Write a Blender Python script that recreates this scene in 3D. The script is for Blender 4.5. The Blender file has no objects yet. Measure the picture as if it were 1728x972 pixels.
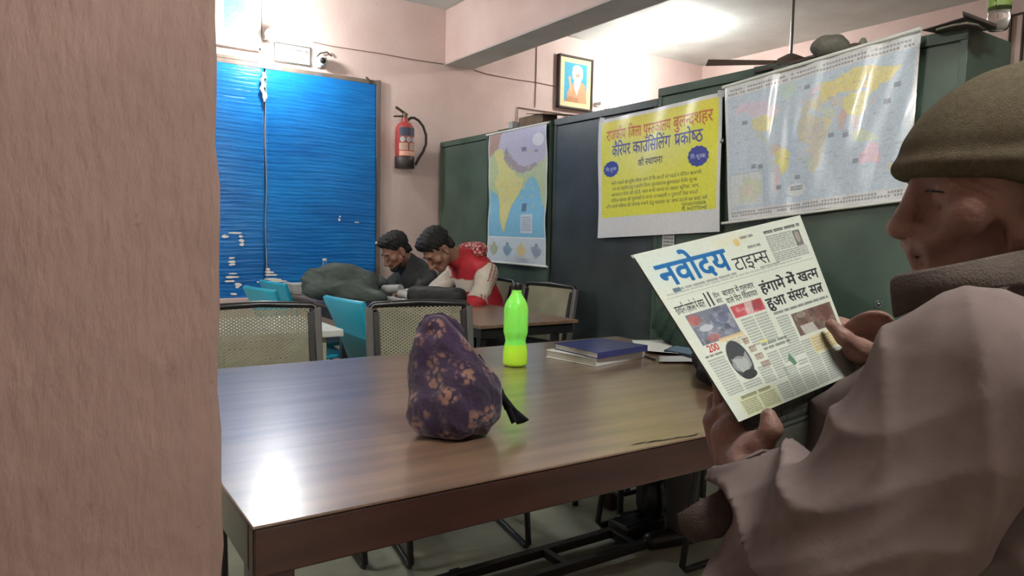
import bpy, bmesh, math, random
import numpy as np
from mathutils import Matrix, Vector
random.seed(4); rng = np.random.default_rng(4)
S = bpy.context.scene
COL = S.collection
PI = math.pi

# ---------------------------------------------------------------- camera
# calibration from the room's two horizontal vanishing points (1728x972 frame)
CX, CY = 864.0, 486.0
VL, VR = (60, 378), (2659, 435)
FPX = math.sqrt(-((VL[0]-CX)*(VR[0]-CX)+(VL[1]-CY)*(VR[1]-CY)))
def _n(v):
    v = np.array(v, float); return v/np.linalg.norm(v)
_y = _n((VL[0]-CX, -(VL[1]-CY), -FPX)); _x = _n((VR[0]-CX, -(VR[1]-CY), -FPX)); _z = np.cross(_x, _y)
RM = np.array([_x, _y, _z]); CAMP = np.array([0, 0, 1.2])
def D(px, py, d):                      # point at pixel and depth
    return CAMP + RM @ np.array([(px-CX)/FPX, -(py-CY)/FPX, -1.0])*d
def PL(px, py, ax, val):               # point at pixel on an axis plane
    r = RM @ np.array([(px-CX)/FPX, -(py-CY)/FPX, -1.0]); i = 'xyz'.index(ax)
    return CAMP + r*((val-CAMP[i])/r[i])
camd = bpy.data.cameras.new('camera'); cam = bpy.data.objects.new('camera', camd); COL.objects.link(cam)
camd.sensor_width = 36; camd.lens = 36*FPX/1728; camd.clip_start = .02
m4 = Matrix([list(RM[i])+[CAMP[i]] for i in range(3)]+[[0, 0, 0, 1]])
cam.matrix_world = m4
S.camera = cam
# ---------------------------------------------------------------- world, exposure
W = bpy.data.worlds.new('night'); S.world = W; W.use_nodes = True
W.node_tree.nodes['Background'].inputs[0].default_value = (.05, .09, .16, 1)
W.node_tree.nodes['Background'].inputs[1].default_value = .25
S.view_settings.view_transform = 'Standard'; S.view_settings.look = 'None'
S.view_settings.exposure = 2.45; S.view_settings.gamma = 1
LAMP_WALL, LAMP_CEIL, LAMP_BACK, LAMP_FILL, LAMP_LEFT_FILL = 74.0, 112.0, 40.0, 320.0, 260.0

# ---------------------------------------------------------------- materials
def srgb(c):
    c = np.asarray(c, float)
    return np.where(c <= .04045, c/12.92, ((c+.055)/1.055)**2.4)
def rgb(*c): return tuple(srgb(np.array(c)/255.0))
def mat(name, col, rough=.6, metal=0, noise=0, nscale=8, bump=0, bscale=60, spec=.5, trans=0, emit=None, estr=0,
        stretch=None, col2=None, alpha=None, ior=1.45, coat=0, subs=0, detail=6):
    m = bpy.data.materials.new(name); m.use_nodes = True; nt = m.node_tree; N = nt.nodes; Lk = nt.links
    b = N['Principled BSDF']
    b.inputs['Base Color'].default_value = (*col, 1); b.inputs['Roughness'].default_value = rough
    b.inputs['Metallic'].default_value = metal; b.inputs['Specular IOR Level'].default_value = spec
    b.inputs['Transmission Weight'].default_value = trans; b.inputs['IOR'].default_value = ior
    b.inputs['Coat Weight'].default_value = coat
    if subs: b.inputs['Subsurface Weight'].default_value = subs; b.inputs['Subsurface Scale'].default_value = .02
    if alpha is not None: b.inputs['Alpha'].default_value = alpha
    if emit: b.inputs['Emission Color'].default_value = (*emit, 1); b.inputs['Emission Strength'].default_value = estr
    tc = N.new('ShaderNodeTexCoord'); mp = N.new('ShaderNodeMapping'); Lk.new(tc.outputs['Object'], mp.inputs[0])
    if stretch: mp.inputs['Scale'].default_value = stretch
    if noise:
        n = N.new('ShaderNodeTexNoise'); n.inputs['Scale'].default_value = nscale; n.inputs['Detail'].default_value = detail
        Lk.new(mp.outputs[0], n.inputs[0])
        r = N.new('ShaderNodeMapRange'); r.inputs[1].default_value = .3; r.inputs[2].default_value = .7; Lk.new(n.outputs[0], r.inputs[0])
        mx = N.new('ShaderNodeMix'); mx.data_type = 'RGBA'
        c2 = col2 if col2 else tuple(x*(1-noise) for x in col)
        mx.inputs[6].default_value = (*col, 1); mx.inputs[7].default_value = (*c2, 1)
        Lk.new(r.outputs[0], mx.inputs[0]); Lk.new(mx.outputs[2], b.inputs['Base Color'])
    if bump:
        n2 = N.new('ShaderNodeTexNoise'); n2.inputs['Scale'].default_value = bscale; n2.inputs['Detail'].default_value = 4
        Lk.new(mp.outputs[0], n2.inputs[0])
        bp = N.new('ShaderNodeBump'); bp.inputs['Strength'].default_value = bump; bp.inputs['Distance'].default_value = .01
        Lk.new(n2.outputs[0], bp.inputs['Height']); Lk.new(bp.outputs[0], b.inputs['Normal'])
    return m
def attr_mat(name, rough=.5, spec=.5, bump=0, bscale=60, stretch=None, coat=0, trans_mix=0):
    m = mat(name, (1, 1, 1), rough, spec=spec, bump=bump, bscale=bscale, stretch=stretch, coat=coat)
    nt = m.node_tree; a = nt.nodes.new('ShaderNodeAttribute'); a.attribute_name = 'Col'
    nt.links.new(a.outputs['Color'], nt.nodes['Principled BSDF'].inputs['Base Color'])
    return m
def plaster(name, c1, c2, bump=.25, scr=True):
    m = mat(name, c1, .8, noise=1, col2=c2, nscale=2.2, spec=.25)
    nt = m.node_tree; N = nt.nodes; Lk = nt.links; b = N['Principled BSDF']
    base = b.inputs['Base Color'].links[0].from_socket
    tc = N.new('ShaderNodeTexCoord')
    f = N.new('ShaderNodeTexNoise'); f.inputs['Scale'].default_value = 34; f.inputs['Detail'].default_value = 8; f.inputs['Roughness'].default_value = .7
    Lk.new(tc.outputs['Object'], f.inputs[0])
    r = N.new('ShaderNodeMapRange'); r.inputs[1].default_value = .64; r.inputs[2].default_value = .74; Lk.new(f.outputs[0], r.inputs[0])
    mx = N.new('ShaderNodeMix'); mx.data_type = 'RGBA'; mx.blend_type = 'MULTIPLY'; mx.inputs[7].default_value = (.62, .55, .5, 1)
    Lk.new(r.outputs[0], mx.inputs[0]); Lk.new(base, mx.inputs[6]); Lk.new(mx.outputs[2], b.inputs['Base Color'])
    mp = N.new('ShaderNodeMapping'); mp.inputs['Scale'].default_value = (1, 1, .35); Lk.new(tc.outputs['Object'], mp.inputs[0])
    g = N.new('ShaderNodeTexNoise'); g.inputs['Scale'].default_value = 75; g.inputs['Detail'].default_value = 6; Lk.new(mp.outputs[0], g.inputs[0])
    bp = N.new('ShaderNodeBump'); bp.inputs['Strength'].default_value = bump; bp.inputs['Distance'].default_value = .008
    Lk.new(g.outputs[0], bp.inputs['Height']); Lk.new(bp.outputs[0], b.inputs['Normal'])
    return m
M = {}
M['wall'] = plaster('pink_plaster', rgb(216, 194, 187), rgb(204, 178, 170), .18)
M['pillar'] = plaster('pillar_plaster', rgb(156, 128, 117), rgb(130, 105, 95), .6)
M['ceil'] = mat('ceiling_paint', rgb(200, 202, 198), .8, noise=.18, nscale=3, bump=.2, bscale=30)
M['beam_under'] = M['ceil']
M['floor'] = mat('floor_terrazzo', rgb(176, 178, 160), .5, noise=.25, nscale=5, bump=.05)
M['green_steel'] = mat('green_steel_paint', rgb(54, 72, 60), .45, noise=1, col2=rgb(76, 92, 80), nscale=3.4, bump=.04, bscale=14, detail=12)
M['black_steel'] = mat('blue_black_steel_paint', rgb(38, 46, 48), .36, noise=1, col2=rgb(62, 70, 70), nscale=4, bump=.04, bscale=12, detail=12)
M['dark_gap'] = mat('dark_gap', rgb(25, 28, 26), .8)
M['frame_black'] = mat('black_tube_paint', rgb(34, 32, 32), .32, spec=.6)
M['frame_grey'] = mat('grey_tube_paint', rgb(96, 92, 88), .4)
M['cane'] = mat('cream_woven_wire', rgb(164, 160, 136), .5, noise=.25)
M['cyan'] = mat('cyan_plastic', rgb(36, 158, 186), .4, noise=.1)
M['cream'] = mat('cream_steel_paint', rgb(188, 184, 158), .4, noise=.12)
M['white'] = mat('white_plastic', rgb(215, 215, 208), .4)
M['brown_wood'] = mat('window_brown_wood', rgb(128, 112, 102), .6, noise=.4, nscale=12, stretch=(1, 1, .1))
M['skin_old'] = mat('weathered_skin', rgb(140, 102, 90), .6, noise=.3, nscale=25, bump=.25, bscale=90, subs=.05)
M['skin'] = mat('skin', rgb(150, 110, 92), .5, noise=.15, nscale=20, subs=.05)
M['hair'] = mat('black_hair', rgb(26, 23, 23), .55, bump=.8, bscale=160)
M['knit'] = mat('olive_brown_knit', rgb(96, 86, 69), .95, noise=.3, nscale=160, bump=.45, bscale=800, spec=.1)
M['coat'] = mat('taupe_cotton', rgb(112, 97, 94), .9, noise=.14, nscale=40, bump=.06, bscale=500, spec=.12)
M['collar'] = mat('dark_taupe_cloth', rgb(84, 74, 68), .9, noise=.2, nscale=80, bump=.3, bscale=300, spec=.15)
M['flap'] = mat('dark_flap_cloth', rgb(74, 62, 58), .9, noise=.2, nscale=80, bump=.3, bscale=300, spec=.15)
M['trousers'] = mat('dark_trouser_cloth', rgb(60, 58, 60), .9)
M['shoe'] = mat('black_shoe_leather', rgb(28, 26, 26), .4)
M['grey_jacket'] = mat('charcoal_jacket_cloth', rgb(62, 64, 64), .85, noise=.25, nscale=30, bump=.3, bscale=120)
M['green_knit'] = mat('dark_green_knit', rgb(34, 56, 44), .9, noise=.3, nscale=60, bump=.6, bscale=120)
M['green_cloth'] = mat('dark_green_nylon', rgb(84, 92, 88), .85, noise=.35, nscale=10, bump=.4, bscale=50, spec=.2)
M['black_cloth'] = mat('black_nylon', rgb(34, 33, 34), .6, noise=.3, nscale=30, bump=.3, bscale=90)
M['black_plastic'] = mat('black_plastic', rgb(24, 24, 25), .35)
M['paper'] = mat('white_paper', rgb(205, 205, 198), .7, noise=.05)
M['greypaper'] = mat('grey_crumpled_paper', rgb(168, 168, 166), .7, noise=.2, nscale=12, bump=.3, bscale=20)
M['blue_cover'] = mat('glossy_blue_cover', rgb(50, 56, 112), .22, noise=.15, nscale=6, coat=.3)
M['page_block'] = mat('page_block', rgb(176, 172, 160), .8, noise=.3, nscale=3, stretch=(1, 1, 220))
M['phone'] = mat('dark_blue_phone', rgb(28, 36, 56), .2, coat=.4)
M['screen'] = mat('phone_glass', rgb(120, 140, 160), .08)
M['red_paint'] = mat('red_extinguisher_paint', rgb(158, 60, 56), .4)
M['rubber'] = mat('black_rubber', rgb(52, 40, 38), .5)
M['brass'] = mat('dull_brass', rgb(90, 78, 60), .4, metal=.7)
M['chrome'] = mat('worn_chrome', rgb(150, 150, 150), .3, metal=1)
M['cable'] = mat('dusty_cable', rgb(134, 108, 100), .8)
M['glass'] = mat('window_glass', (.9, .95, .95), .02, trans=1, ior=1.45)
M['clear'] = mat('clear_plastic', (.96, .98, .97), .05, trans=1, ior=1.3)
M['rag'] = mat('dusty_grey_cloth', rgb(122, 118, 106), .9, noise=.3, nscale=14, bump=.5, bscale=40)
M['card'] = mat('brown_cardboard', rgb(118, 98, 82), .85, noise=.35, nscale=10)
M['darkwood'] = mat('dark_board', rgb(74, 62, 56), .7, noise=.3, nscale=10)
M['fan'] = mat('brown_fan_paint', rgb(104, 88, 76), .5)
M['green_label'] = mat('green_bottle_label', rgb(110, 140, 40), .5)
M['lime'] = mat('lime_green_plastic', rgb(150, 255, 105), .22, trans=.0, ior=1.3, subs=.8)
M['drink'] = mat('yellow_green_drink', rgb(196, 255, 70), .22, subs=.8)
M['strap'] = mat('black_strap_webbing', rgb(20, 18, 21), .7, spec=.2)
M['tape'] = mat('grey_tape', rgb(190, 190, 186), .4)

def wood_mat(name, c1, c2, rough, coat=0, scale=1.0, axis='X'):
    m = bpy.data.materials.new(name); m.use_nodes = True; nt = m.node_tree; N = nt.nodes; Lk = nt.links
    b = N['Principled BSDF']; b.inputs['Roughness'].default_value = rough; b.inputs['Coat Weight'].default_value = coat
    b.inputs['Coat Roughness'].default_value = .22
    tc = N.new('ShaderNodeTexCoord'); mp = N.new('ShaderNodeMapping'); Lk.new(tc.outputs['Object'], mp.inputs[0])
    mp.inputs['Scale'].default_value = (2.2*scale, 26*scale, 26*scale) if axis == 'X' else (26*scale, 2.2*scale, 26*scale)
    n = N.new('ShaderNodeTexNoise'); n.inputs['Scale'].default_value = 1; n.inputs['Detail'].default_value = 9; n.inputs['Distortion'].default_value = .12
    Lk.new(mp.outputs[0], n.inputs[0])
    r = N.new('ShaderNodeMapRange'); r.inputs[1].default_value = .32; r.inputs[2].default_value = .68; Lk.new(n.outputs[0], r.inputs[0])
    mx = N.new('ShaderNodeMix'); mx.data_type = 'RGBA'; mx.inputs[6].default_value = (*c1, 1); mx.inputs[7].default_value = (*c2, 1)
    Lk.new(r.outputs[0], mx.inputs[0]); Lk.new(mx.outputs[2], b.inputs['Base Color'])
    rr = N.new('ShaderNodeMapRange'); rr.inputs[3].default_value = rough*.93; rr.inputs[4].default_value = rough*1.07
    n3 = N.new('ShaderNodeTexNoise'); n3.inputs['Scale'].default_value = 5; Lk.new(tc.outputs['Object'], n3.inputs[0])
    Lk.new(n3.outputs[0], rr.inputs[0]); Lk.new(rr.outputs[0], b.inputs['Roughness'])
    bp = N.new('ShaderNodeBump'); bp.inputs['Strength'].default_value = .06; bp.inputs['Distance'].default_value = .001
    Lk.new(n.outputs[0], bp.inputs['Height']); Lk.new(bp.outputs[0], b.inputs['Normal'])
    return m
M['table_top'] = wood_mat('walnut_laminate', rgb(128, 102, 82), rgb(98, 74, 60), .3, .9)
M['table_edge'] = wood_mat('dark_red_brown_wood', rgb(72, 42, 34), rgb(48, 28, 24), .35)
M['desk_top'] = wood_mat('tan_laminate', rgb(132, 106, 86), rgb(108, 84, 68), .3, .1, axis='Y')

# ---------------------------------------------------------------- mesh helpers
class MB:
    def __init__(s): s.v = []; s.f = []; s.mi = []
    def add(s, vs, fs, mi=0):
        k = len(s.v); s.v += [tuple(map(float, v)) for v in vs]; s.f += [tuple(i+k for i in f) for f in fs]; s.mi += [mi]*len(fs)
    def box(s, a, b, mi=0, X=None):
        (x0, y0, z0), (x1, y1, z1) = a, b
        vs = [(x0, y0, z0), (x1, y0, z0), (x1, y1, z0), (x0, y1, z0), (x0, y0, z1), (x1, y0, z1), (x1, y1, z1), (x0, y1, z1)]
        if X is not None: vs = [X(*v) for v in vs]
        s.add(vs, [(0, 3, 2, 1), (4, 5, 6, 7), (0, 1, 5, 4), (1, 2, 6, 5), (2, 3, 7, 6), (3, 0, 4, 7)], mi); return s
    def quadprism(s, p, n, t, mi=0):        # four points, thickened along n
        n = _n(n)*t; p = [np.array(q, float) for q in p]
        vs = p+[q+n for q in p]
        s.add(vs, [(0, 3, 2, 1), (4, 5, 6, 7), (0, 1, 5, 4), (1, 2, 6, 5), (2, 3, 7, 6), (3, 0, 4, 7)], mi); return s
    def tube(s, pts, r, n=10, mi=0, caps=True, flat=None):
        pts = [np.array(p, float) for p in pts]; k = len(pts)
        rs = r if hasattr(r, '__len__') else [r]*k
        t0 = _n(pts[1]-pts[0]); up = np.array([0, 0, 1.0]) if abs(t0[2]) < .9 else np.array([1.0, 0, 0])
        vs = []
        for i, p in enumerate(pts):
            t = _n(pts[min(i+1, k-1)]-pts[max(i-1, 0)])
            a = _n(up-t*np.dot(up, t)); up = a; b = np.cross(t, a)
            for j in range(n):
                c, q = math.cos(2*PI*j/n), math.sin(2*PI*j/n)
                if flat: vs.append(p+a*c*rs[i]*flat[0]+b*q*rs[i]*flat[1])
                else: vs.append(p+(a*c+b*q)*rs[i])
        fs = [(i*n+j, i*n+(j+1) % n, (i+1)*n+(j+1) % n, (i+1)*n+j) for i in range(k-1) for j in range(n)]
        if caps: fs += [tuple(range(n-1, -1, -1)), tuple((k-1)*n+j for j in range(n))]
        s.add(vs, fs, mi); return s
    def lathe(s, prof, n=24, c=(0, 0, 0), mi=0, axis=None):
        vs = []; fs = []; k = len(prof)
        for r, z in prof:
            for j in range(n): vs.append((r*math.cos(2*PI*j/n), r*math.sin(2*PI*j/n), z))
        fs = [(i*n+j, i*n+(j+1) % n, (i+1)*n+(j+1) % n, (i+1)*n+j) for i in range(k-1) for j in range(n)]
        fs += [tuple(range(n-1, -1, -1)), tuple((k-1)*n+j for j in range(n))]
        if axis is not None:
            q = Vector((0, 0, 1)).rotation_difference(Vector(axis)); vs = [tuple(q @ Vector(v)) for v in vs]
        vs = [(v[0]+c[0], v[1]+c[1], v[2]+c[2]) for v in vs]
        s.add(vs, fs, mi); return s
    def build(s, name, mt, parent=None, smooth=False, bevel=0, subsurf=0):
        me = bpy.data.meshes.new(name); me.from_pydata(s.v, [], s.f)
        for q in (mt if isinstance(mt, (list, tuple)) else [mt]): me.materials.append(M[q] if isinstance(q, str) else q)
        me.polygons.foreach_set('material_index', s.mi)
        if smooth:
            me.polygons.foreach_set('use_smooth', [True]*len(s.f))
            try: me.set_sharp_from_angle(angle=math.radians(50))
            except Exception: pass
        me.update()
        o = bpy.data.objects.new(name, me); link(o, parent)
        if bevel:
            b = o.modifiers.new('bevel', 'BEVEL'); b.width = bevel; b.segments = 2; b.limit_method = 'ANGLE'
        if subsurf:
            b = o.modifiers.new('sub', 'SUBSURF'); b.levels = subsurf; b.render_levels = subsurf
        return o
def link(o, parent=None):
    COL.objects.link(o)
    if parent is not None:
        o.parent = parent
        if parent.get('_local'): pass
        else: o.matrix_parent_inverse = base_inv(parent)
def base_inv(p):
    t = Matrix.Translation(-Vector(p.location))
    return t if p.parent is None else Matrix.Identity(4)
def tag(o, label, cat, group=None, kind=None):
    if label: o['label'] = label
    if cat: o['category'] = cat
    if group: o['group'] = group
    if kind: o['kind'] = kind
    return o
def thing(name, label, cat, loc, group=None, local=False):
    o = bpy.data.objects.new(name, None); o.empty_display_size = .1; COL.objects.link(o); o.location = tuple(map(float, loc))
    if local: o['_local'] = 1
    return tag(o, label, cat, group)
def struct(o): o['kind'] = 'structure'; return o
def copy_tree(o, parent=None):
    c = o.copy(); COL.objects.link(c)
    if parent is not None: c.parent = parent
    for ch in list(o.children): copy_tree(ch, c)
    return c

# ---------------------------------------------------------------- printed sheets: canvas -> coloured grid mesh
_gl = {}
def glyph_run(s, bold=0):
    key = (s, bold)
    if key in _gl: return _gl[key]
    c = bpy.data.curves.new('t', 'FONT'); c.body = s; c.size = 1; c.resolution_u = 3; c.offset = bold
    o = bpy.data.objects.new('t', c); COL.objects.link(o)
    dg = bpy.context.evaluated_depsgraph_get(); dg.update()
    me = o.evaluated_get(dg).to_mesh(); me.calc_loop_triangles()
    v = np.array([q.co[:2] for q in me.vertices]).reshape(-1, 2)
    t = np.array([q.vertices[:] for q in me.loop_triangles], int).reshape(-1, 3)
    r = (v[t] if len(t) else np.zeros((0, 3, 2)))
    xm = v[:, 0].max() if len(v) else 0
    bpy.data.objects.remove(o); bpy.data.curves.remove(c)
    _gl[key] = (r, xm); return _gl[key]
def adv(s): return glyph_run(s+'न')[1]-glyph_run('न')[1]
def text_tris(s, bold=0):
    out = []; x = 0; buf = ''
    def flush():
        nonlocal x, buf
        if buf:
            t, _ = glyph_run(buf, bold); out.append(t+[x, 0]); x += adv(buf); buf = ''
    i = 0
    while i < len(s):
        ch = s[i]
        if ch == '<':                           # half form: stem cut away
            flush(); c = s[i+1]; i += 2; a = adv(c); t, _ = glyph_run(c, bold)
            cut = a-.175; t = t.copy(); keep = t[:, :, 0].min(1) < cut; t = t[keep]; t[:, :, 0] = np.minimum(t[:, :, 0], cut)
            out.append(t+[x, 0]); x += cut-.02; continue
        if ch == '/':                           # subjoined ra stroke on the letter just written
            flush(); w = .05+bold
            p = np.array([[x-.17, .30], [x-.42, .06], [x-.42-w, .13], [x-.17, .30+w*1.6]])
            out.append(np.array([p[[0, 1, 2]], p[[0, 2, 3]]])); i += 1; continue
        buf += ch; i += 1
    flush()
    return np.concatenate(out), x
class Canvas:
    def __init__(s, w, h, bg):
        s.w, s.h = w*2, h*2; s.a = np.zeros((s.h, s.w, 3)); s.a[:] = np.array(bg)/255.0
        s.U, s.V = np.meshgrid((np.arange(s.w)+.5)/s.w, (np.arange(s.h)+.5)/s.h)
    def _m(s, mask, c, al=1): s.a[mask] = s.a[mask]*(1-al)+np.array(c)/255.0*al
    def _win(s, u0, v0, u1, v1):
        return (slice(max(0, int(v0*s.h)), min(s.h, int(math.ceil(v1*s.h))+1)), slice(max(0, int(u0*s.w)), min(s.w, int(math.ceil(u1*s.w))+1)))
    def rect(s, u0, v0, u1, v1, c, al=1):
        s._m((s.U >= u0) & (s.U <= u1) & (s.V >= v0) & (s.V <= v1), c, al)
    def ell(s, u, v, ru, rv, c, al=1, teeth=0, rot=0):
        du, dv = (s.U-u)/ru, (s.V-v)/rv
        r = np.hypot(du, dv)
        if teeth: r = r*(1+.09*np.abs(((np.arctan2(dv, du)*teeth/PI) % 2)-1))
        s._m(r < 1, c, al)
    def poly(s, pts, c, al=1, jag=0):
        P = np.array(pts, float)
        if jag:
            Q = []
            for i in range(len(P)):
                a, b = P[i], P[(i+1) % len(P)]
                for k in range(4): Q.append(a+(b-a)*k/4+(rng.normal(0, jag, 2) if k else 0))
            P = np.array(Q)
        mn, mx = P.min(0), P.max(0); w = s._win(mn[0], mn[1], mx[0], mx[1])
        U, V = s.U[w], s.V[w]; ins = np.zeros(U.shape, bool)
        for i in range(len(P)):
            (x1, y1), (x2, y2) = P[i], P[(i+1) % len(P)]
            if y1 == y2: continue
            cnd = ((y1 > V) != (y2 > V)) & (U < (x2-x1)*(V-y1)/(y2-y1)+x1); ins ^= cnd
        sub = s.a[w]; sub[ins] = sub[ins]*(1-al)+np.array(c)/255.0*al
    def text(s, st, u, v, width, height, c, bold=0, al=1, sy=1.0):      # u left, v baseline, height of the letter body
        T, wd = text_tris(st, 0); sx = width/wd; sc = height/.62
        if bold:
            for ox, oy in ((-1, -.6), (1, -.6), (-1, .6), (1, .6), (0, 1), (0, -1)): s.text(st, u+ox*bold*sx*.8, v+oy*bold*sc*.8, width, height, c, 0, al)
        T = T.copy(); T[:, :, 0] = u+T[:, :, 0]*sx; T[:, :, 1] = v-T[:, :, 1]*sc
        for t in T:
            mn, mx = t.min(0), t.max(0); w = s._win(*mn, *mx); U, V = s.U[w], s.V[w]
            if U.size == 0: continue
            def e(a, b): return (b[0]-a[0])*(V-a[1])-(b[1]-a[1])*(U-a[0])
            e0, e1, e2 = e(t[0], t[1]), e(t[1], t[2]), e(t[2], t[0])
            ins = ((e0 >= 0) & (e1 >= 0) & (e2 >= 0)) | ((e0 <= 0) & (e1 <= 0) & (e2 <= 0))
            sub = s.a[w]; sub[ins] = sub[ins]*(1-al)+np.array(c)/255.0*al
    def lines(s, u0, v0, u1, v1, n, c=(70, 70, 74), al=.6, fill=.62, wl=.03):   # rows of tiny unreadable words
        st = (v1-v0)/n
        for i in range(n):
            u = u0
            while u < u1-.003:
                L = min(wl*(.4+1.1*rng.random()), u1-u); v = v0+i*st
                w = s._win(u, v, u+L, v+st*fill); sub = s.a[w]
                k = (rng.random(sub.shape[:2]) < .72)*al
                k[:max(1, sub.shape[0]//4)] = al
                sub[:] = sub*(1-k[..., None])+np.array(c)/255.0*k[..., None]; u += L+wl*.18
    def wash(s, k, c=(204, 208, 208)): s.a = s.a*(1-k)+np.array(c)/255*k
    def grain(s, amt, block=6):
        g = rng.normal(0, amt, (s.h//block+2, s.w//block+2)); g = np.kron(g, np.ones((block, block)))[:s.h, :s.w]
        s.a = np.clip(s.a+g[..., None], 0, 1)
    def down(s):
        return s.a.reshape(s.h//2, 2, s.w//2, 2, 3).mean((1, 3))
def sheet(name, cv, surf, mt, parent=None, flip=False):
    a = srgb(cv.down()); h, w = a.shape[:2]
    us = (np.arange(w)+0.0)/(w-1); vs = np.arange(h)/(h-1)
    U, V = np.meshgrid(us, vs); P = surf(U, V)
    P = np.stack(P, -1).reshape(-1, 3)
    me = bpy.data.meshes.new(name); i = np.arange(h*w).reshape(h, w)
    q = np.stack([i[:-1, :-1], i[1:, :-1], i[1:, 1:], i[:-1, 1:]], -1).reshape(-1, 4)
    if flip: q = q[:, ::-1]
    set_mesh(me, P, q)
    at = me.color_attributes.new('Col', 'FLOAT_COLOR', 'POINT')
    at.data.foreach_set('color', np.concatenate([a.reshape(-1, 3), np.ones((h*w, 1))], 1).astype(np.float32).ravel())
    me.materials.append(M[mt] if isinstance(mt, str) else mt)
    o = bpy.data.objects.new(name, me); link(o, parent); return o
def set_mesh(me, P, q, smooth=True):
    k = q.shape[1]
    me.vertices.add(len(P)); me.vertices.foreach_set('co', np.asarray(P, np.float32).ravel())
    me.loops.add(q.size); me.loops.foreach_set('vertex_index', q.astype(np.int32).ravel())
    me.polygons.add(len(q)); me.polygons.foreach_set('loop_start', (np.arange(len(q))*k).astype(np.int32))
    me.polygons.foreach_set('loop_total', np.full(len(q), k, np.int32))
    me.polygons.foreach_set('use_smooth', np.full(len(q), smooth))
    me.update(calc_edges=True)

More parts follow.
